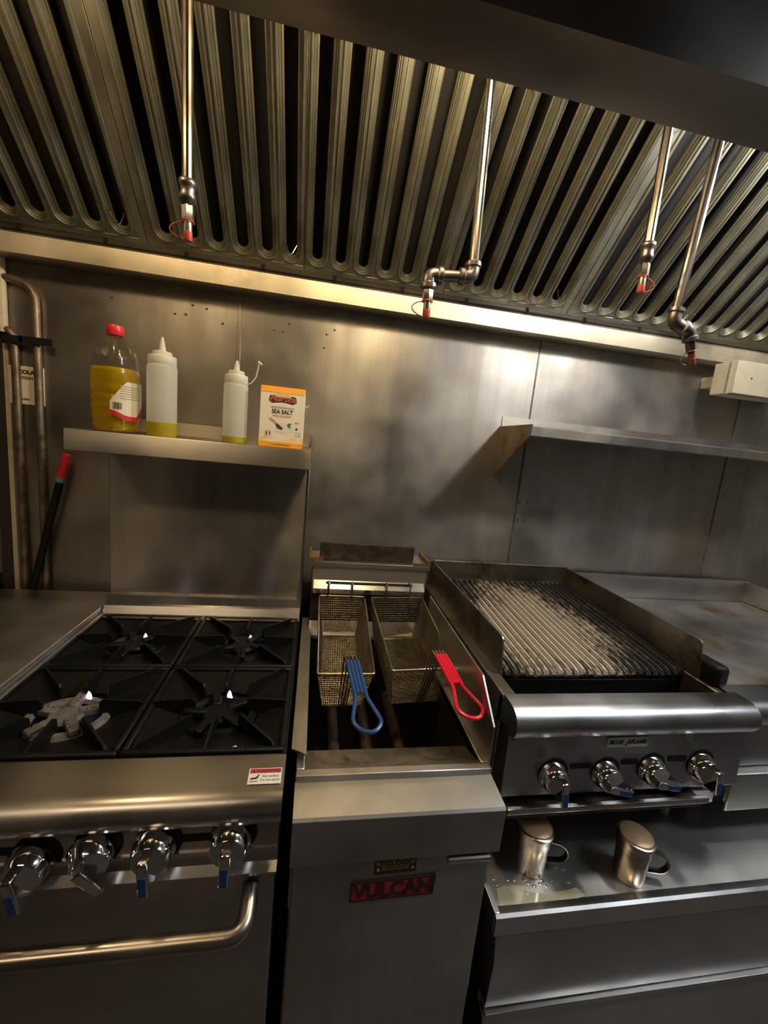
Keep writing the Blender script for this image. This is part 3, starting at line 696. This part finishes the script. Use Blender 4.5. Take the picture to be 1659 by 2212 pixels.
# rear: sloping back splash, hanger, flue
part('back_splash', sheet(B(), [(1.270, .884), (1.300, .93), (1.292, 1.128)], FX0 + .012, FX1 - .004, -.004), S_DULL, fry)
part('hanger_face', box(B(), .020, .388, 1.282, 1.304, 1.024, 1.044, .001, 1), S_DECK, fry)
bm = B(); prism(bm, [(1.272, 1.044), (1.282, 1.024), (1.288, 1.024), (1.304, 1.070), (1.303, 1.074)], .020, .388, 'x'); part('basket_hanger', bm, S_DECK, fry)
sl = [(.064, 0), (.352, 0)]
bm = B()
Mh = Matrix.Translation((0, 1.2875, 1.0592)) @ Matrix.Rotation(math.radians(44.0), 4, 'X')
poly = [(.064 + p[0], p[1]) for p in ell(0, 0, .0045, .0045, 10, 90, 270)] + [(.344 + p[0], p[1]) for p in ell(0, 0, .0045, .0045, 10, -90, 90)]
flat(bm, poly, Mh, .0014); part('hanger_slot', bm, BLACKGAP, fry)
part('flue_top', box(B(), FX0 - .002, FX1 + .004, 1.288, 1.42, 1.112, 1.128, .001, 1), S_FRYER, fry)
for q in ((FX0 - .002, .045, 1.288, 1.294, 1.128, 1.142), (FX0 - .002, FX0 + .006, 1.294, 1.42, 1.128, 1.142), (FX1 - .004, FX1 + .004, 1.294, 1.42, 1.128, 1.142), (.345, FX1 + .004, 1.288, 1.294, 1.128, 1.136)): part('flue_edge', box(B(), *q), RUST, fry)
part('flue_box', box(B(), FX0 + .010, FX1 - .010, 1.296, 1.42, .80, 1.112, .002, 1), TANKM, fry)
part('flue_deflector', box(B(), .034, .350, 1.318, 1.332, 1.1285, 1.185, .002, 1), FLUEM, fry, label='scorched flue deflector plate')
# badges
Mb = M_front(.199, .6335, .692, 0, .020)
bm = B(); flat(bm, [(-.080, -.021), (.080, -.021), (.082, .021), (-.078, .021)], Mb, .002); bd = part('name_badge', bm, BADGERED, fry, label='red name badge with raised letters')
bm = B()
for q in ([(-.080, .019), (.082, .019), (.082, .0215), (-.080, .0215)], [(-.081, -.0215), (.080, -.0215), (.080, -.019), (-.081, -.019)], [(-.081, -.0215), (-.078, -.0215), (-.077, .0215), (-.080, .0215)], [(.078, -.0215), (.081, -.0215), (.083, .0215), (.080, .0215)]): flat(bm, q, Mb, .0032)
part('badge_border', bm, BADGEDK, bd)
text('lettering', 'VULCAN', .043, BADGEDK, bd, Mb @ Matrix.Translation((.002, -.001, .0026)), .0012, sx=.90, bold=.0010)
Mi = M_front(.200, .6335, .742, 0, .018)
bm = B(); flat(bm, [(-.040, -.0165), (.040, -.0165), (.040, .0165), (-.040, .0165)], Mi, .0012); ig = part('maker_plate', bm, BADGEDK, fry, label='small brass and black maker plate')
bm = B(); flat(bm, [(-.026, -.008), (.026, -.008), (.026, .013), (-.026, .013)], Mi @ Matrix.Translation((0, 0, .0012)), .0004); part('brass_field', bm, BRASS, ig)
text('lettering', 'IGLOO', .0145, BADGEDK, ig, Mi @ Matrix.Translation((0, .006, .0018)), .0003, bold=.0003, sx=1.1)
text('lettering', 'FOOD EQUIPMENT', .0050, BADGEDK, ig, Mi @ Matrix.Translation((0, -.0035, .0018)), .0002)
for x in (-.033, .033):
    bm = B(); flat(bm, ell(x, -.006, .0032, .0032, 12), Mi @ Matrix.Translation((0, 0, .0012)), .001); part('rivet', bm, BADGESIL, ig)
    bm = B(); flat(bm, ell(x, .007, .005, .005, 14), Mi @ Matrix.Translation((0, 0, .0012)), .0004); part('brass_disc', bm, BRASS, ig)

# fry baskets ---------------------------------------------------------------
def basket(loc, yaw, width, gripmat, label, hname, glabel, hx, tilt=16.6, hyaw=.1, hook_x=(.22, .22)):
    """local: x across, y along (front = -y), z up; origin at back rim centre"""
    t = thing('fry_basket', loc, label, 'fry basket', 'fry baskets hanging in the fryer', rot=(math.radians(tilt), 0, yaw))
    L, D, w = .315, .132, width / 2; wb = w - .020
    top = [Vector((-w, 0, 0)), Vector((w, 0, 0)), Vector((w, -L, 0)), Vector((-w, -L, 0))]
    bot = [Vector((-wb, -.030, -D)), Vector((wb, -.030, -D)), Vector((wb, -L + .012, -D)), Vector((-wb, -L + .012, -D))]
    bm = B()
    def wire(a, b, r=.00075):
        d = (b - a).normalized(); x_ = d.orthogonal().normalized() * r; y_ = d.cross(x_)
        q = [x_ + y_, y_ - x_, -x_ - y_, x_ - y_]
        A = [bm.verts.new(a + k) for k in q]; C_ = [bm.verts.new(b + k) for k in q]
        for i in range(4): bm.faces.new((A[i], A[(i + 1) % 4], C_[(i + 1) % 4], C_[i]))
    def quad(a, b, c, d, nu, nv):
        for i in range(nu + 1):
            s_ = i / nu; wire(a.lerp(b, s_), d.lerp(c, s_))
        for j in range(nv + 1):
            s_ = j / nv; wire(a.lerp(d, s_), b.lerp(c, s_))
    sp = .0076
    nx, ny, nz = int(width / sp), int(L / sp), int(D / sp)
    quad(bot[0], bot[1], bot[2], bot[3], nx, ny)
    for i in range(4):
        j = (i + 1) % 4; quad(top[i], top[j], bot[j], bot[i], nx if i % 2 == 0 else ny, nz)
    part('wire_mesh', bm, WIRE, t, local=True, kind='stuff')
    bm = B(); tube(bm, bend([top[0] + Vector((w, 0, 0)), top[0], top[3], top[2], top[1], top[1] - Vector((w, 0, 0))], .006, 4), .0028, 8); part('rim', bm, WIRE, t, local=True)
    bm = B(); tube(bm, bend([(0, -.030, -D), bot[0], bot[3], bot[2], bot[1], (0, -.030, -D)], .004, 3), .0020, 6); part('base_wire', bm, WIRE, t, local=True)
    for x in hook_x:
        hk = bend([(x, -.004, -.022), (x, -.004, .022), (x, .004, .048), (x, .018, .046), (x, .024, .034)], .010, 4)
        part('hook', tube(B(), hk, .0026, 8), STEELPIPE, t, local=True)
    # handle wires: up the front face then forward
    hz = .070
    bm = B()
    for k in range(4):
        x = hx + (k - 1.5) * .0085
        tube(bm, bend([(x * .8, -L + .008, -D), (x, -L - .004, 0), (x, -L - .002, hz), (x + .003, -L - .040, hz + .006)], .012, 4), .0021, 8)
    part('handle_wires', bm, WIRE, t, local=True)
    bm = B(); y0 = -L - .030
    def hp(y): return hz + .006 + (-L - y) * .02
    def sk(x, y): return hx + x + (-L - y) * hyaw
    for k in range(4):
        x = hx + (k - 1.5) * .0085
        tube(bm, [(sk(x - hx, y0), y0, hp(y0)), (sk(x - hx, y0 - .095), y0 - .095, hp(y0 - .095))], .0046, 8)
    loop = bend([(sk(dx, y0 - dy), y0 - dy, hp(y0 - dy)) for dx, dy in ((-.0125, .085), (-.012, .105), (-.032, .168), (-.012, .190), (.012, .190), (.032, .168), (.012, .105), (.0125, .085))], .02, 5)
    tube(bm, loop, .0046, 8)
    part('handle_grip', bm, gripmat, t, local=True, label=glabel)
    return t
basket((.114, 1.268, 1.022), 0.0, .146, BLUE, 'narrow wire fry basket with blue handle hanging in the fryer', 'blue', 'blue coated handle with open loop', .002, hyaw=.13, hook_x=(-.045, .030))
basket((.296, 1.270, 1.022), math.radians(4.5), .176, REDG, 'wide wire fry basket with red handle hanging in the fryer', 'red', 'red coated handle with open loop', .016, tilt=14.0, hyaw=.06, hook_x=(-.040, .040))

# ------------------------------------------------------------------ equipment stand
stn = thing('equipment_stand', (1.2, 1.0, 0), 'low stainless refrigerated base carrying the charbroiler and griddle', 'equipment base')
SX0, SX1 = .420, 2.30
part('top', box(B(), SX0 + .012, SX1, .645, 1.46, .575, .596, .002), S_TABLE, stn)
part('front_edge', sheet(B(), [(.652, .5965), (.640, .600), (.630, .607), (.624, .603), (.624, .560), (.634, .556)], SX0, SX1, .003), S_DECK, stn)
part('end_edge', box(B(), SX0, SX0 + .012, .632, 1.46, .56, .606, .002), S_DECK, stn)
part('cabinet', box(B(), SX0 + .010, SX1, .660, 1.44, .13, .575, .003), S_FRONT, stn)
bm = B(); prism(bm, [(.626, .558), (.616, .500), (.622, .380), (.662, .380), (.662, .558)], SX0 + .006, SX1, 'x'); dw = part('drawer_front', bm, S_FRONT, stn)
part('drawer_lip', box(B(), SX0 + .004, SX1, .612, .640, .366, .376, .001, 1), S_FRONT, dw)
part('drawer_front', box(B(), SX0 + .006, SX1, .622, .662, .16, .352, .003), S_FRONT, stn)
for x in (.50, 1.35, 2.2):
    for y in (.72, 1.38): part('caster', tube(B(), [(x, y, 0), (x, y, .13)], .03, 14), FITTING, stn)
bm = B()
for _ in range(34):
    x = .445 + random.random() * .20; y = .665 + random.random() * .06
    lathe(bm, [(0, .0012), (.001 + random.random() * .002, .0006), (.0015 + random.random() * .0035, 0)], (x, y, .596), 7, sx=1.6)
bp = B(); flat(bp, [(.440, .652), (.52, .6505), (.62, .6505), (.640, .656), (.632, .672), (.60, .668), (.55, .666), (.50, .676), (.47, .690), (.448, .684)], Matrix.Translation((0, 0, .5962)), .0006); part('liquid_film', bp, plain('pale_liquid', (.55, .52, .38), .08, .3), stn)
part('spill_droplets', bm, plain('water_spill', (.45, .44, .38), .05, .6), stn, kind='stuff')

# shakers
def shaker(x, y, ang, label):
    t = thing('spice_shaker', (x, y, .596), label, 'shaker', 'metal shakers on the equipment base', rot=(0, 0, ang))
    bm = B(); lathe(bm, [(.030, 0), (.0325, .002), (.0345, .06), (.0355, .074), (.0355, .080)], (0, 0, 0), 32); part('cup', bm, SHAKER, t, local=True)
    bm = B(); lathe(bm, [(.0372, .078), (.0380, .082), (.0380, .096), (.0395, .099), (.0395, .105), (.0365, .107)], (0, 0, 0), 32); ld = part('lid', bm, SHAKER, t, local=True)
    bm = B(); lathe(bm, [(.0365, .1065), (.033, .1095), (.018, .1125), (0, .1135)], (0, 0, 0), 32); part('perforated_top', bm, LIDM, ld, local=True, smooth=True, label='brass-toned perforated top')
    bm = B(); pth = bend([(.034, 0, .076), (.066, 0, .072), (.082, 0, .050), (.072, 0, .026), (.033, 0, .022)], .016, 5)
    for i in range(len(pth) - 1):
        pass
    prof = [(p.x, p.z) for p in pth]
    n = len(prof); off = []
    for i in range(n):
        d = (Vector(prof[min(i + 1, n - 1)]) - Vector(prof[max(i - 1, 0)])).normalized(); off.append((prof[i][0] - d.y * -.0016, prof[i][1] + d.x * -.0016))
    prism(bm, prof + off[::-1], -.007, .007, 'y'); part('handle', bm, SHAKER, t, local=True)
shaker(.548, .728, math.radians(-14), 'metal shaker with handle nearest the fryer, speckled lid')
shaker(.775, .690, math.radians(-18), 'metal shaker with handle standing further right under the charbroiler')

# ------------------------------------------------------------------ charbroiler
CX0, CX1 = .445, 1.056
chb = thing('charbroiler', (.75, 1.1, .596), 'stainless countertop charbroiler with charred grates on the equipment base', 'charbroiler')
for x in (CX0 + .05, CX1 - .05):
    for y in (.84, 1.42): part('foot', tube(B(), [(x, y, .5965), (x, y, .70)], .018, 12), FITTING, chb)
part('base_pan', box(B(), CX0, CX1, .76, 1.485, .70, .74, .002, 1), S_CHAR, chb)
part('side_wall', box(B(), CX0, CX0 + .032, .775, 1.485, .74, .998, .002, 1), S_GUARD, chb)
part('side_wall', box(B(), CX1 - .020, CX1, .775, 1.485, .74, .985, .002, 1), S_GUARD, chb)
part('back_wall', box(B(), CX0 + .03, CX1 - .02, 1.470, 1.486, .74, 1.02, .002, 1), S_GUARD, chb)
part('firebox', box(B(), CX0 + .034, CX1 - .022, .775, 1.468, .741, .90), BLACKGAP, chb)
part('grate_support', box(B(), CX0 + .04, CX1 - .03, .895, .912, .90, .960, .002, 1), IRON, chb)
dk = [(.774, .990), (.772, 1.002), (.745, 1.002), (.738, 1.001)] + arc(.736, .966, .035, 90, 200, 9) + [(.712, .940), (.728, .934)]
part('front_deck', sheet(B(), dk, CX0, CX1, .004), S_CHAR, chb)
part('deck_end', prism(B(), [(.79, .99), (.738, .998), (.712, .985), (.706, .965), (.712, .945), (.79, .93)], CX0, CX0 + .003, 'x'), S_CHAR, chb)
part('control_panel', prism(B(), [(.728, .940), (.722, .790), (.735, .775), (.765, .775), (.765, .94)], CX0, CX1, 'x'), S_CHAR, chb)
part('drip_tray', box(B(), CX0 + .01, .965, .700, .712, .762, .776, .003), S_DECK, chb)
part('drip_tray_pan', box(B(), CX0 + .012, .96, .712, 1.40, .742, .760, .001, 1), FLUEM, chb)
for x in (CX0 + .012,):
    bm = B(); lathe(bm, [(0, .003), (.003, .002), (.0045, 0)], seg=8, mat=Matrix.Translation((x, .727, .925)) @ Matrix.Rotation(PI / 2, 4, 'X')); part('screw', bm, FITTING, chb)
for (x, roll, tz) in [(.560, .12, .838), (.690, 1.35, .836), (.808, 1.42, .842), (.940, .10, .846)]:
    knob_slot(chb, x + .005, .7245, tz + .006, .033); knob(chb, x, .7215, tz, roll, .0, .0335)
for (x0, x1, z) in ((.602, .655, .856), (.73, .772, .861), (.852, .90, .865)):
    part('panel_slot', box(B(), x0, x1, .7232, .7240, z - .006, z + .007), BLACKGAP, chb)
Mc = M_front(.736, .7265, .912)
bm = B(); flat(bm, [(-.052, -.0125), (.052, -.0125), (.052, .0125), (-.052, .0125)], Mc, .002); bg = part('name_badge', bm, BADGESIL, chb, label='silver name badge with dark letters')
text('lettering', 'BLUE', .0135, BADGEDK, bg, Mc @ Matrix.Translation((-.029, 0, .0023)), .0003, sx=1.15, bold=.0004)
text('lettering', 'FLAME', .0135, BADGEDK, bg, Mc @ Matrix.Translation((.027, 0, .0023)), .0003, sx=1.0, bold=.0004)
bm = B(); flat(bm, [(-.008, -.009), (-.003, -.009), (.001, -.001), (.004, -.006), (.007, .000), (.001, .010), (.001, .004), (-.004, -.003)], Mc @ Matrix.Translation((0, 0, .002)), .0005); part('flame_symbol', bm, BADGEDK, bg)
# guards
def rc(poly, r, n=5):
    P = [Vector((p[0], p[1], 0)) for p in poly]; out = []
    m_ = len(P)
    for i in range(m_):
        q = bend([P[i - 1], P[i], P[(i + 1) % m_]], r, n)[1:-1]; out += [(v.x, v.y) for v in q]
    return out
bm = B(); prism(bm, rc([(1.488, 1.090), (.868, 1.088), (.850, .960), (1.488, .960)], .012, 4), .474, .478, 'x'); part('side_guard', bm, S_GUARD, chb)
bm = B(); prism(bm, rc([(1.488, 1.090), (.868, 1.088), (.850, .960), (1.488, .960)], .012, 4), 1.041, 1.045, 'x'); part('side_guard', bm, S_GUARD, chb)
part('back_guard', sheet(B(), [(1.484, 1.00), (1.486, 1.086), (1.482, 1.092), (1.494, 1.093)], .478, 1.041, .003), S_GUARD, chb)
part('side_apron', box(B(), 1.045, 1.085, .812, .90, .985, 1.042, .012, 3), IRON, chb)
# grate bars
NB = 26; gx0, gx1 = .482, 1.040; gp = (gx1 - gx0) / NB
def bar_mesh():
    bm = B(); L = .556; sl_ = .040 / L
    pts = [(0, -.008), (-.004, -.018), (-.012, -.020), (-.018, -.010), (-.014, .002), (-.002, .006), (.02, .0085)]
    up = [(L, L * sl_ + .008), (L, L * sl_ - .014), (.02, -.012)]
    poly = [(p[0], p[1]) for p in pts] + up
    hw = gp * .34
    A = [bm.verts.new((-hw, p[0], p[1])) for p in poly]; C_ = [bm.verts.new((hw, p[0], p[1])) for p in poly]
    fs = [bm.faces.new(A), bm.faces.new(C_[::-1])]
    for i in range(len(poly)): fs.append(bm.faces.new((A[i], C_[i], C_[(i + 1) % len(poly)], A[(i + 1) % len(poly)])))
    bmesh.ops.recalc_face_normals(bm, faces=fs)
    bmesh.ops.bevel(bm, geom=[e for e in bm.edges if abs(e.verts[0].co.x - e.verts[1].co.x) < 1e-6 and max(e.verts[0].co.z - e.verts[0].co.y * sl_, e.verts[1].co.z - e.verts[1].co.y * sl_) > .004], offset=hw * .5, segments=2, affect='EDGES')
    return bm
for k in range(NB):
    bm = bar_mesh()
    jz = (random.random() - .5) * .0025; jy = (random.random() - .5) * .004
    bmesh.ops.translate(bm, verts=bm.verts, vec=(gx0 + gp * (k + .5), .908 + jy, .986 + jz))
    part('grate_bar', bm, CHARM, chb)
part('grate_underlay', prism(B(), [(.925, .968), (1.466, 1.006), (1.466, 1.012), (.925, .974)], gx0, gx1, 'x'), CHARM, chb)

# ------------------------------------------------------------------ griddle
GX0, GX1 = 1.064, 1.935
grd = thing('griddle', (1.5, 1.1, .596), 'flat stainless griddle with browned plate right of the charbroiler', 'griddle')
for x in (GX0 + .06, GX1 - .06):
    for y in (.86, 1.40): part('foot', tube(B(), [(x, y, .5965), (x, y, .70)], .018, 12), FITTING, grd)
part('body', box(B(), GX0, GX1, .80, 1.48, .70, .955, .003), S_CHAR, grd)
part('griddle_plate', box(B(), 1.086, GX1 - .018, .835, 1.462, .955, .980, .003), S_PLATE, grd)
part('back_splash', sheet(B(), [(1.468, .955), (1.470, 1.066), (1.474, 1.072), (1.486, 1.072)], GX0, GX1, .003), S_CHAR, grd)
bm = B(); prism(bm, [(1.48, 1.072), (1.30, 1.068), (.95, 1.0), (.86, .955), (1.48, .955)], GX1 - .012, GX1, 'x'); part('side_splash', bm, S_CHAR, grd)
bm = B(); prism(bm, rc([(1.46, 1.066), (1.05, 1.060), (.86, 1.03), (.85, .955), (1.46, .955)], .02, 3), 1.066, 1.080, 'x'); part('side_splash', bm, S_GUARD, grd)
dk = [(.838, .972), (.832, .984), (.785, .984), (.775, .983)] + arc(.770, .955, .028, 90, 190, 8) + [(.752, .925)]
part('front_deck', sheet(B(), dk, GX0 + .004, GX1, .004), S_CHAR, grd)
part('control_panel', box(B(), GX0 + .004, GX1, .765, .80, .80, .925, .002), S_CHAR, grd)
part('grease_drawer', box(B(), GX0 + .010, GX0 + .36, .742, .80, .690, .795, .004), S_FRONT, grd)

# ------------------------------------------------------------------ things on the range shelf
ZS = 1.4820
# oil bottle
t = thing('oil_bottle', (-.527, 1.215, ZS), 'clear bottle of yellow cooking oil with red cap on the range shelf', 'bottle', rot=(0, 0, math.radians(-28)))
bp_ = [(.040, .0), (.0505, .004), (.0525, .012), (.0505, .026), (.0535, .032), (.0540, .044), (.0515, .048), (.0515, .051), (.0545, .055), (.0545, .066), (.0520, .070), (.0520, .073), (.0548, .077), (.0548, .088), (.0522, .092), (.0522, .095), (.0552, .099), (.0552, .112), (.0535, .118), (.0555, .124), (.0545, .150), (.0520, .160), (.0525, .168), (.0500, .175), (.0500, .185), (.0440, .205), (.0340, .222), (.0220, .232), (.0165, .236), (.0160, .246)]
bm = B(); lathe(bm, bp_, (0, 0, 0), 32, power=.62, sx=1.0, sy=.86); bt = part('bottle_body', bm, PET, t, local=True, smooth=True)
op = [(max(.001, r - .0022), z + .002) for r, z in bp_ if z < .158] + [(.0497, .161), (.0, .1612)]
bm = B(); lathe(bm, op, (0, 0, 0), 32, power=.62, sx=1.0, sy=.86); part('oil', bm, OIL, t, local=True, smooth=True, label='yellow oil')
bm = B(); lathe(bm, [(.0185, .243), (.0195, .245), (.0195, .264), (.0180, .267), (0, .267)], (0, 0, 0), 28); part('cap', bm, REDP, t, local=True, label='red screw cap')
bm = B(); lathe(bm, [(.0165, .236), (.0200, .237), (.0200, .240), (.0165, .241)], (0, 0, 0), 24); part('neck_ring', bm, PET, t, local=True)
# label wrapped on the +x/-y side
def rad(a, R):
    ca, sa = math.cos(a), math.sin(a); ca = math.copysign(abs(ca) ** .62, ca); sa = math.copysign(abs(sa) ** .62, sa); return R * ca, R * sa * .86
def wrap(bm, cols, R):
    prev = None
    for (a, z0, z1) in cols:
        x, y = rad(a, R); cur = (bm.verts.new((x, y, z0)), bm.verts.new((x, y, z1)))
        if prev: bm.faces.new((prev[0], cur[0], cur[1], prev[1]))
        prev = cur
A0, A1 = math.radians(-62), math.radians(28)
cols, cols2 = [], []
for i in range(21):
    s_ = i / 20; a = A0 + (A1 - A0) * s_
    lo = .046 - .014 * math.sin(min(1, s_ / .75) * PI / 2) ** 2 + (.030 * max(0, s_ - .75) / .25)
    hi = .078 + .050 * min(1, s_ / .6)
    cols.append((a, lo, hi)); cols2.append((a, lo - .002, lo + .010))
bm = B(); wrap(bm, cols, .0570); lb = part('label', bm, CARTON, t, local=True, smooth=True, label='cream and red paper label')
bm = B(); wrap(bm, cols2, .0574); part('label_red_edge', bm, PRINTRED, lb, local=True, smooth=True)
bm = B()
for k in range(9):
    a = math.radians(-52 + k * 3.2); wrap(bm, [(a, .058, .075), (a + math.radians(1.2 + (k % 3) * .5), .058, .075)], .0575)
part('barcode', bm, PRINTB, lb, local=True)
bm = B()
for k in range(6):
    wrap(bm, [(math.radians(-28 + q * 5), .085 + k * .006, .0868 + k * .006) for q in range(10)], .0575)
part('fine_print', bm, PRINTGREY, lb, local=True)
# squeeze bottles
def squeeze(x, y, R, H, oil, label, strap=False):
    t = thing('squeeze_bottle', (x, y, ZS), label, 'squeeze bottle', 'squeeze bottles on the range shelf')
    bh = H * .73
    part('oil_fill', lathe(B(), [(R * .93, 0), (R, .004), (R, oil)], (0, 0, 0), 32), LDPEOIL, t, local=True, label='yellow oil showing through the plastic')
    part('bottle_body', lathe(B(), [(R, oil), (R, bh - .012), (R * .97, bh - .004), (R * .88, bh), (R * .86, bh + .004)], (0, 0, 0), 32), LDPE, t, local=True)
    part('cap', lathe(B(), [(R * .93, bh - .001), (R * .955, bh + .002), (R * .945, bh + .018), (R * .90, bh + .021), (R * .66, bh + .0215), (R * .65, bh + .030), (R * .58, bh + .032), (0.2 * R, bh + .032)], (0, 0, 0), 32), LDPECAP, t, local=True)
    part('spout', lathe(B(), [(R * .27, bh + .031), (R * .20, bh + .045), (.0030, H - .001), (.0018, H)], (0, 0, 0), 16), LDPECAP, t, local=True)
    if strap:
        part('tip_cap_strap', tube(B(), [(R * .98, 0, bh + .001), (R * 1.25, 0, bh + .006), (R * 1.6, 0, bh + .022), (R * 1.75, 0, bh + .045), (R * 1.78, 0, bh + .058)], .0016, 8), LDPECAP, t, local=True)
        part('tip_cap', tube(B(), [(R * 1.72, 0, bh + .062), (R * 2.05, 0, bh + .056)], [.0040, .0032], 10), LDPECAP, t, local=True)
squeeze(-.411, 1.205, .0360, .253, .036, 'tall squeeze bottle with some yellow oil next to the oil bottle')
squeeze(-.225, 1.205, .0315, .218, .017, 'small squeeze bottle with tethered tip cap left of the salt box', True)
# salt box
t = thing('salt_box', (-.099, 1.205, ZS), 'orange and cream carton of sea salt on the range shelf', 'box', rot=(0, 0, math.radians(2)))
bw, bh_, bd_ = .118, .161, .052
bm = B(); 
lo = [(-bw / 2, -bd_ / 2), (bw / 2, -bd_ / 2), (bw / 2, bd_ / 2), (-bw / 2, bd_ / 2)]
r0 = [bm.verts.new((p[0], p[1], 0)) for p in lo]; r1 = [bm.verts.new((p[0], p[1], bh_ * .90)) for p in lo]; r2 = [bm.verts.new((p[0] * .985, p[1] * .80, bh_)) for p in lo]
fs = [bm.faces.new(r0[::-1]), bm.faces.new(r2)]
for a, b in ((r0, r1), (r1, r2)):
    for k in range(4): fs.append(bm.faces.new((a[k], a[(k + 1) % 4], b[(k + 1) % 4], b[k])))
bmesh.ops.bevel(bm, geom=bm.edges[:], offset=.0012, segments=1, affect='EDGES')
part('carton', bm, CARTON, t, local=True)
yF = -bd_ / 2
MF = Matrix.Translation((0, yF, 0)) @ Matrix.Rotation(PI / 2, 4, 'X')      # x right, y up, z towards viewer
def pr(name, poly, mat, lay=1, par=None):
    bm = B(); flat(bm, poly, MF @ Matrix.Translation((0, 0, .0002 * lay)), .0002); return part(name, bm, mat, par or t, local=True)
pr('bottom_band', [(-bw / 2, .0005), (bw / 2, .0005), (bw / 2, .013), (-bw / 2, .013)], PRINTORANGE)
pr('swirl_print', [(-bw / 2, .013), (bw / 2, .013), (bw / 2, .030), (.045, .024), (.03, .031), (.015, .020), (-.005, .018), (-.03, .028), (-.045, .030), (-bw / 2, .022)], PRINTPALEOR)
pr('swirl_white', [(-.054, .016), (-.030, .014), (.000, .015), (.012, .024), (-.01, .021), (-.03, .022)], CARTON, 2)
bm = B(); tb = [(-bw / 2 + .001, bh_ * .90), (bw / 2 - .001, bh_ * .90), (bw / 2 * .985, bh_ + .0004), (-bw / 2 * .985, bh_ + .0004)]
vv = [bm.verts.new((p[0], (yF - .0006) if i < 2 else yF * .80 - .0006, p[1])) for i, p in enumerate(tb)]; bm.faces.new(vv); part('top_band', bm, PRINTORANGE, t, local=True)
lg = pr('logo_banner', [(-.037, .123), (-.028, .117), (0, .121), (.028, .117), (.037, .123), (.034, .137), (0, .141), (-.034, .137)], PRINTBROWN, 1)
pr('logo_globe', ell(0, .134, .021, .013, 16, 0, 180) + [(-.021, .134)], PRINTGOLD, 2, lg)
text('lettering', 'Aurora', .0235, CARTON, lg, MF @ Matrix.Translation((0, .1295, .0008)), .0001, sx=.98, bold=.0006, local=True)
text('lettering', 'Aurora', .0235, PRINTRED, lg, MF @ Matrix.Translation((0, .1295, .0012)), .0001, sx=.98, bold=.0001, local=True)
text('lettering', 'MEDITERRANEAN', .0078, PRINTGREY, t, MF @ Matrix.Translation((0, .106, .0004)), .0001, local=True)
text('lettering', 'SEA SALT', .0150, PRINTB, t, MF @ Matrix.Translation((0, .095, .0004)), .0001, sx=.90, bold=.0004, local=True)
text('lettering', 'FINE IODIZED', .0080, PRINTTAN, t, MF @ Matrix.Translation((0, .0835, .0004)), .0001, local=True)
text('lettering', '1 kg', .0085, PRINTGREY, t, MF @ Matrix.Translation((.044, .042, .0004)), .0001, local=True)
text('lettering', '35 oz', .0070, PRINTGREY, t, MF @ Matrix.Translation((.044, .034, .0004)), .0001, local=True)
text('lettering', 'SALT', .0050, PRINTB, t, MF @ Matrix.Translation((.040, .069, .0004)), .0001, local=True)
text('lettering', 'SALE MEDITERRANEO', .0050, PRINTBROWN, t, MF @ Matrix.Translation((0, .0065, .0008)), .0001, local=True)
pr('salt_pile', [(-.018, .042), (.010, .038), (.028, .045), (.022, .054), (.006, .066), (-.004, .068), (-.014, .062)], WHITEP, 1)
pr('spoon_handle', [(-.034, .074), (-.030, .079), (-.012, .066), (-.015, .062)], PRINTTAN, 2)
pr('spoon_bowl', [(-.018, .064), (-.010, .063), (.004, .052), (.000, .047), (-.012, .051)], PRINTBROWN, 2)
pr('leaf', [(.014, .060), (.017, .066), (.027, .067), (.022, .061), (.025, .054), (.019, .055)], PRINTGREEN, 2)
pr('round_seal', ell(-.035, .036, .0085, .0085), PRINTGREY, 2); pr('seal_ground', ell(-.035, .036, .0070, .0070), CARTON, 3)
for x, m_ in ((-.0388, PRINTGREEN), (-.035, WHITEP), (-.0312, PRINTRED)): pr('flag_stripe', [(x - .0019, .032), (x + .0019, .032), (x + .0019, .041), (x - .0019, .041)], m_, 4)
pr('round_mark', ell(.040, .053, .003, .003), PRINTB, 2)
part('pour_spout', tube(B(), bend([(bw / 2, -.010, .120), (bw / 2 + .006, -.010, .114), (bw / 2 + .012, -.010, .124)], .004, 3), .0012, 6), CARTON, t, local=True)
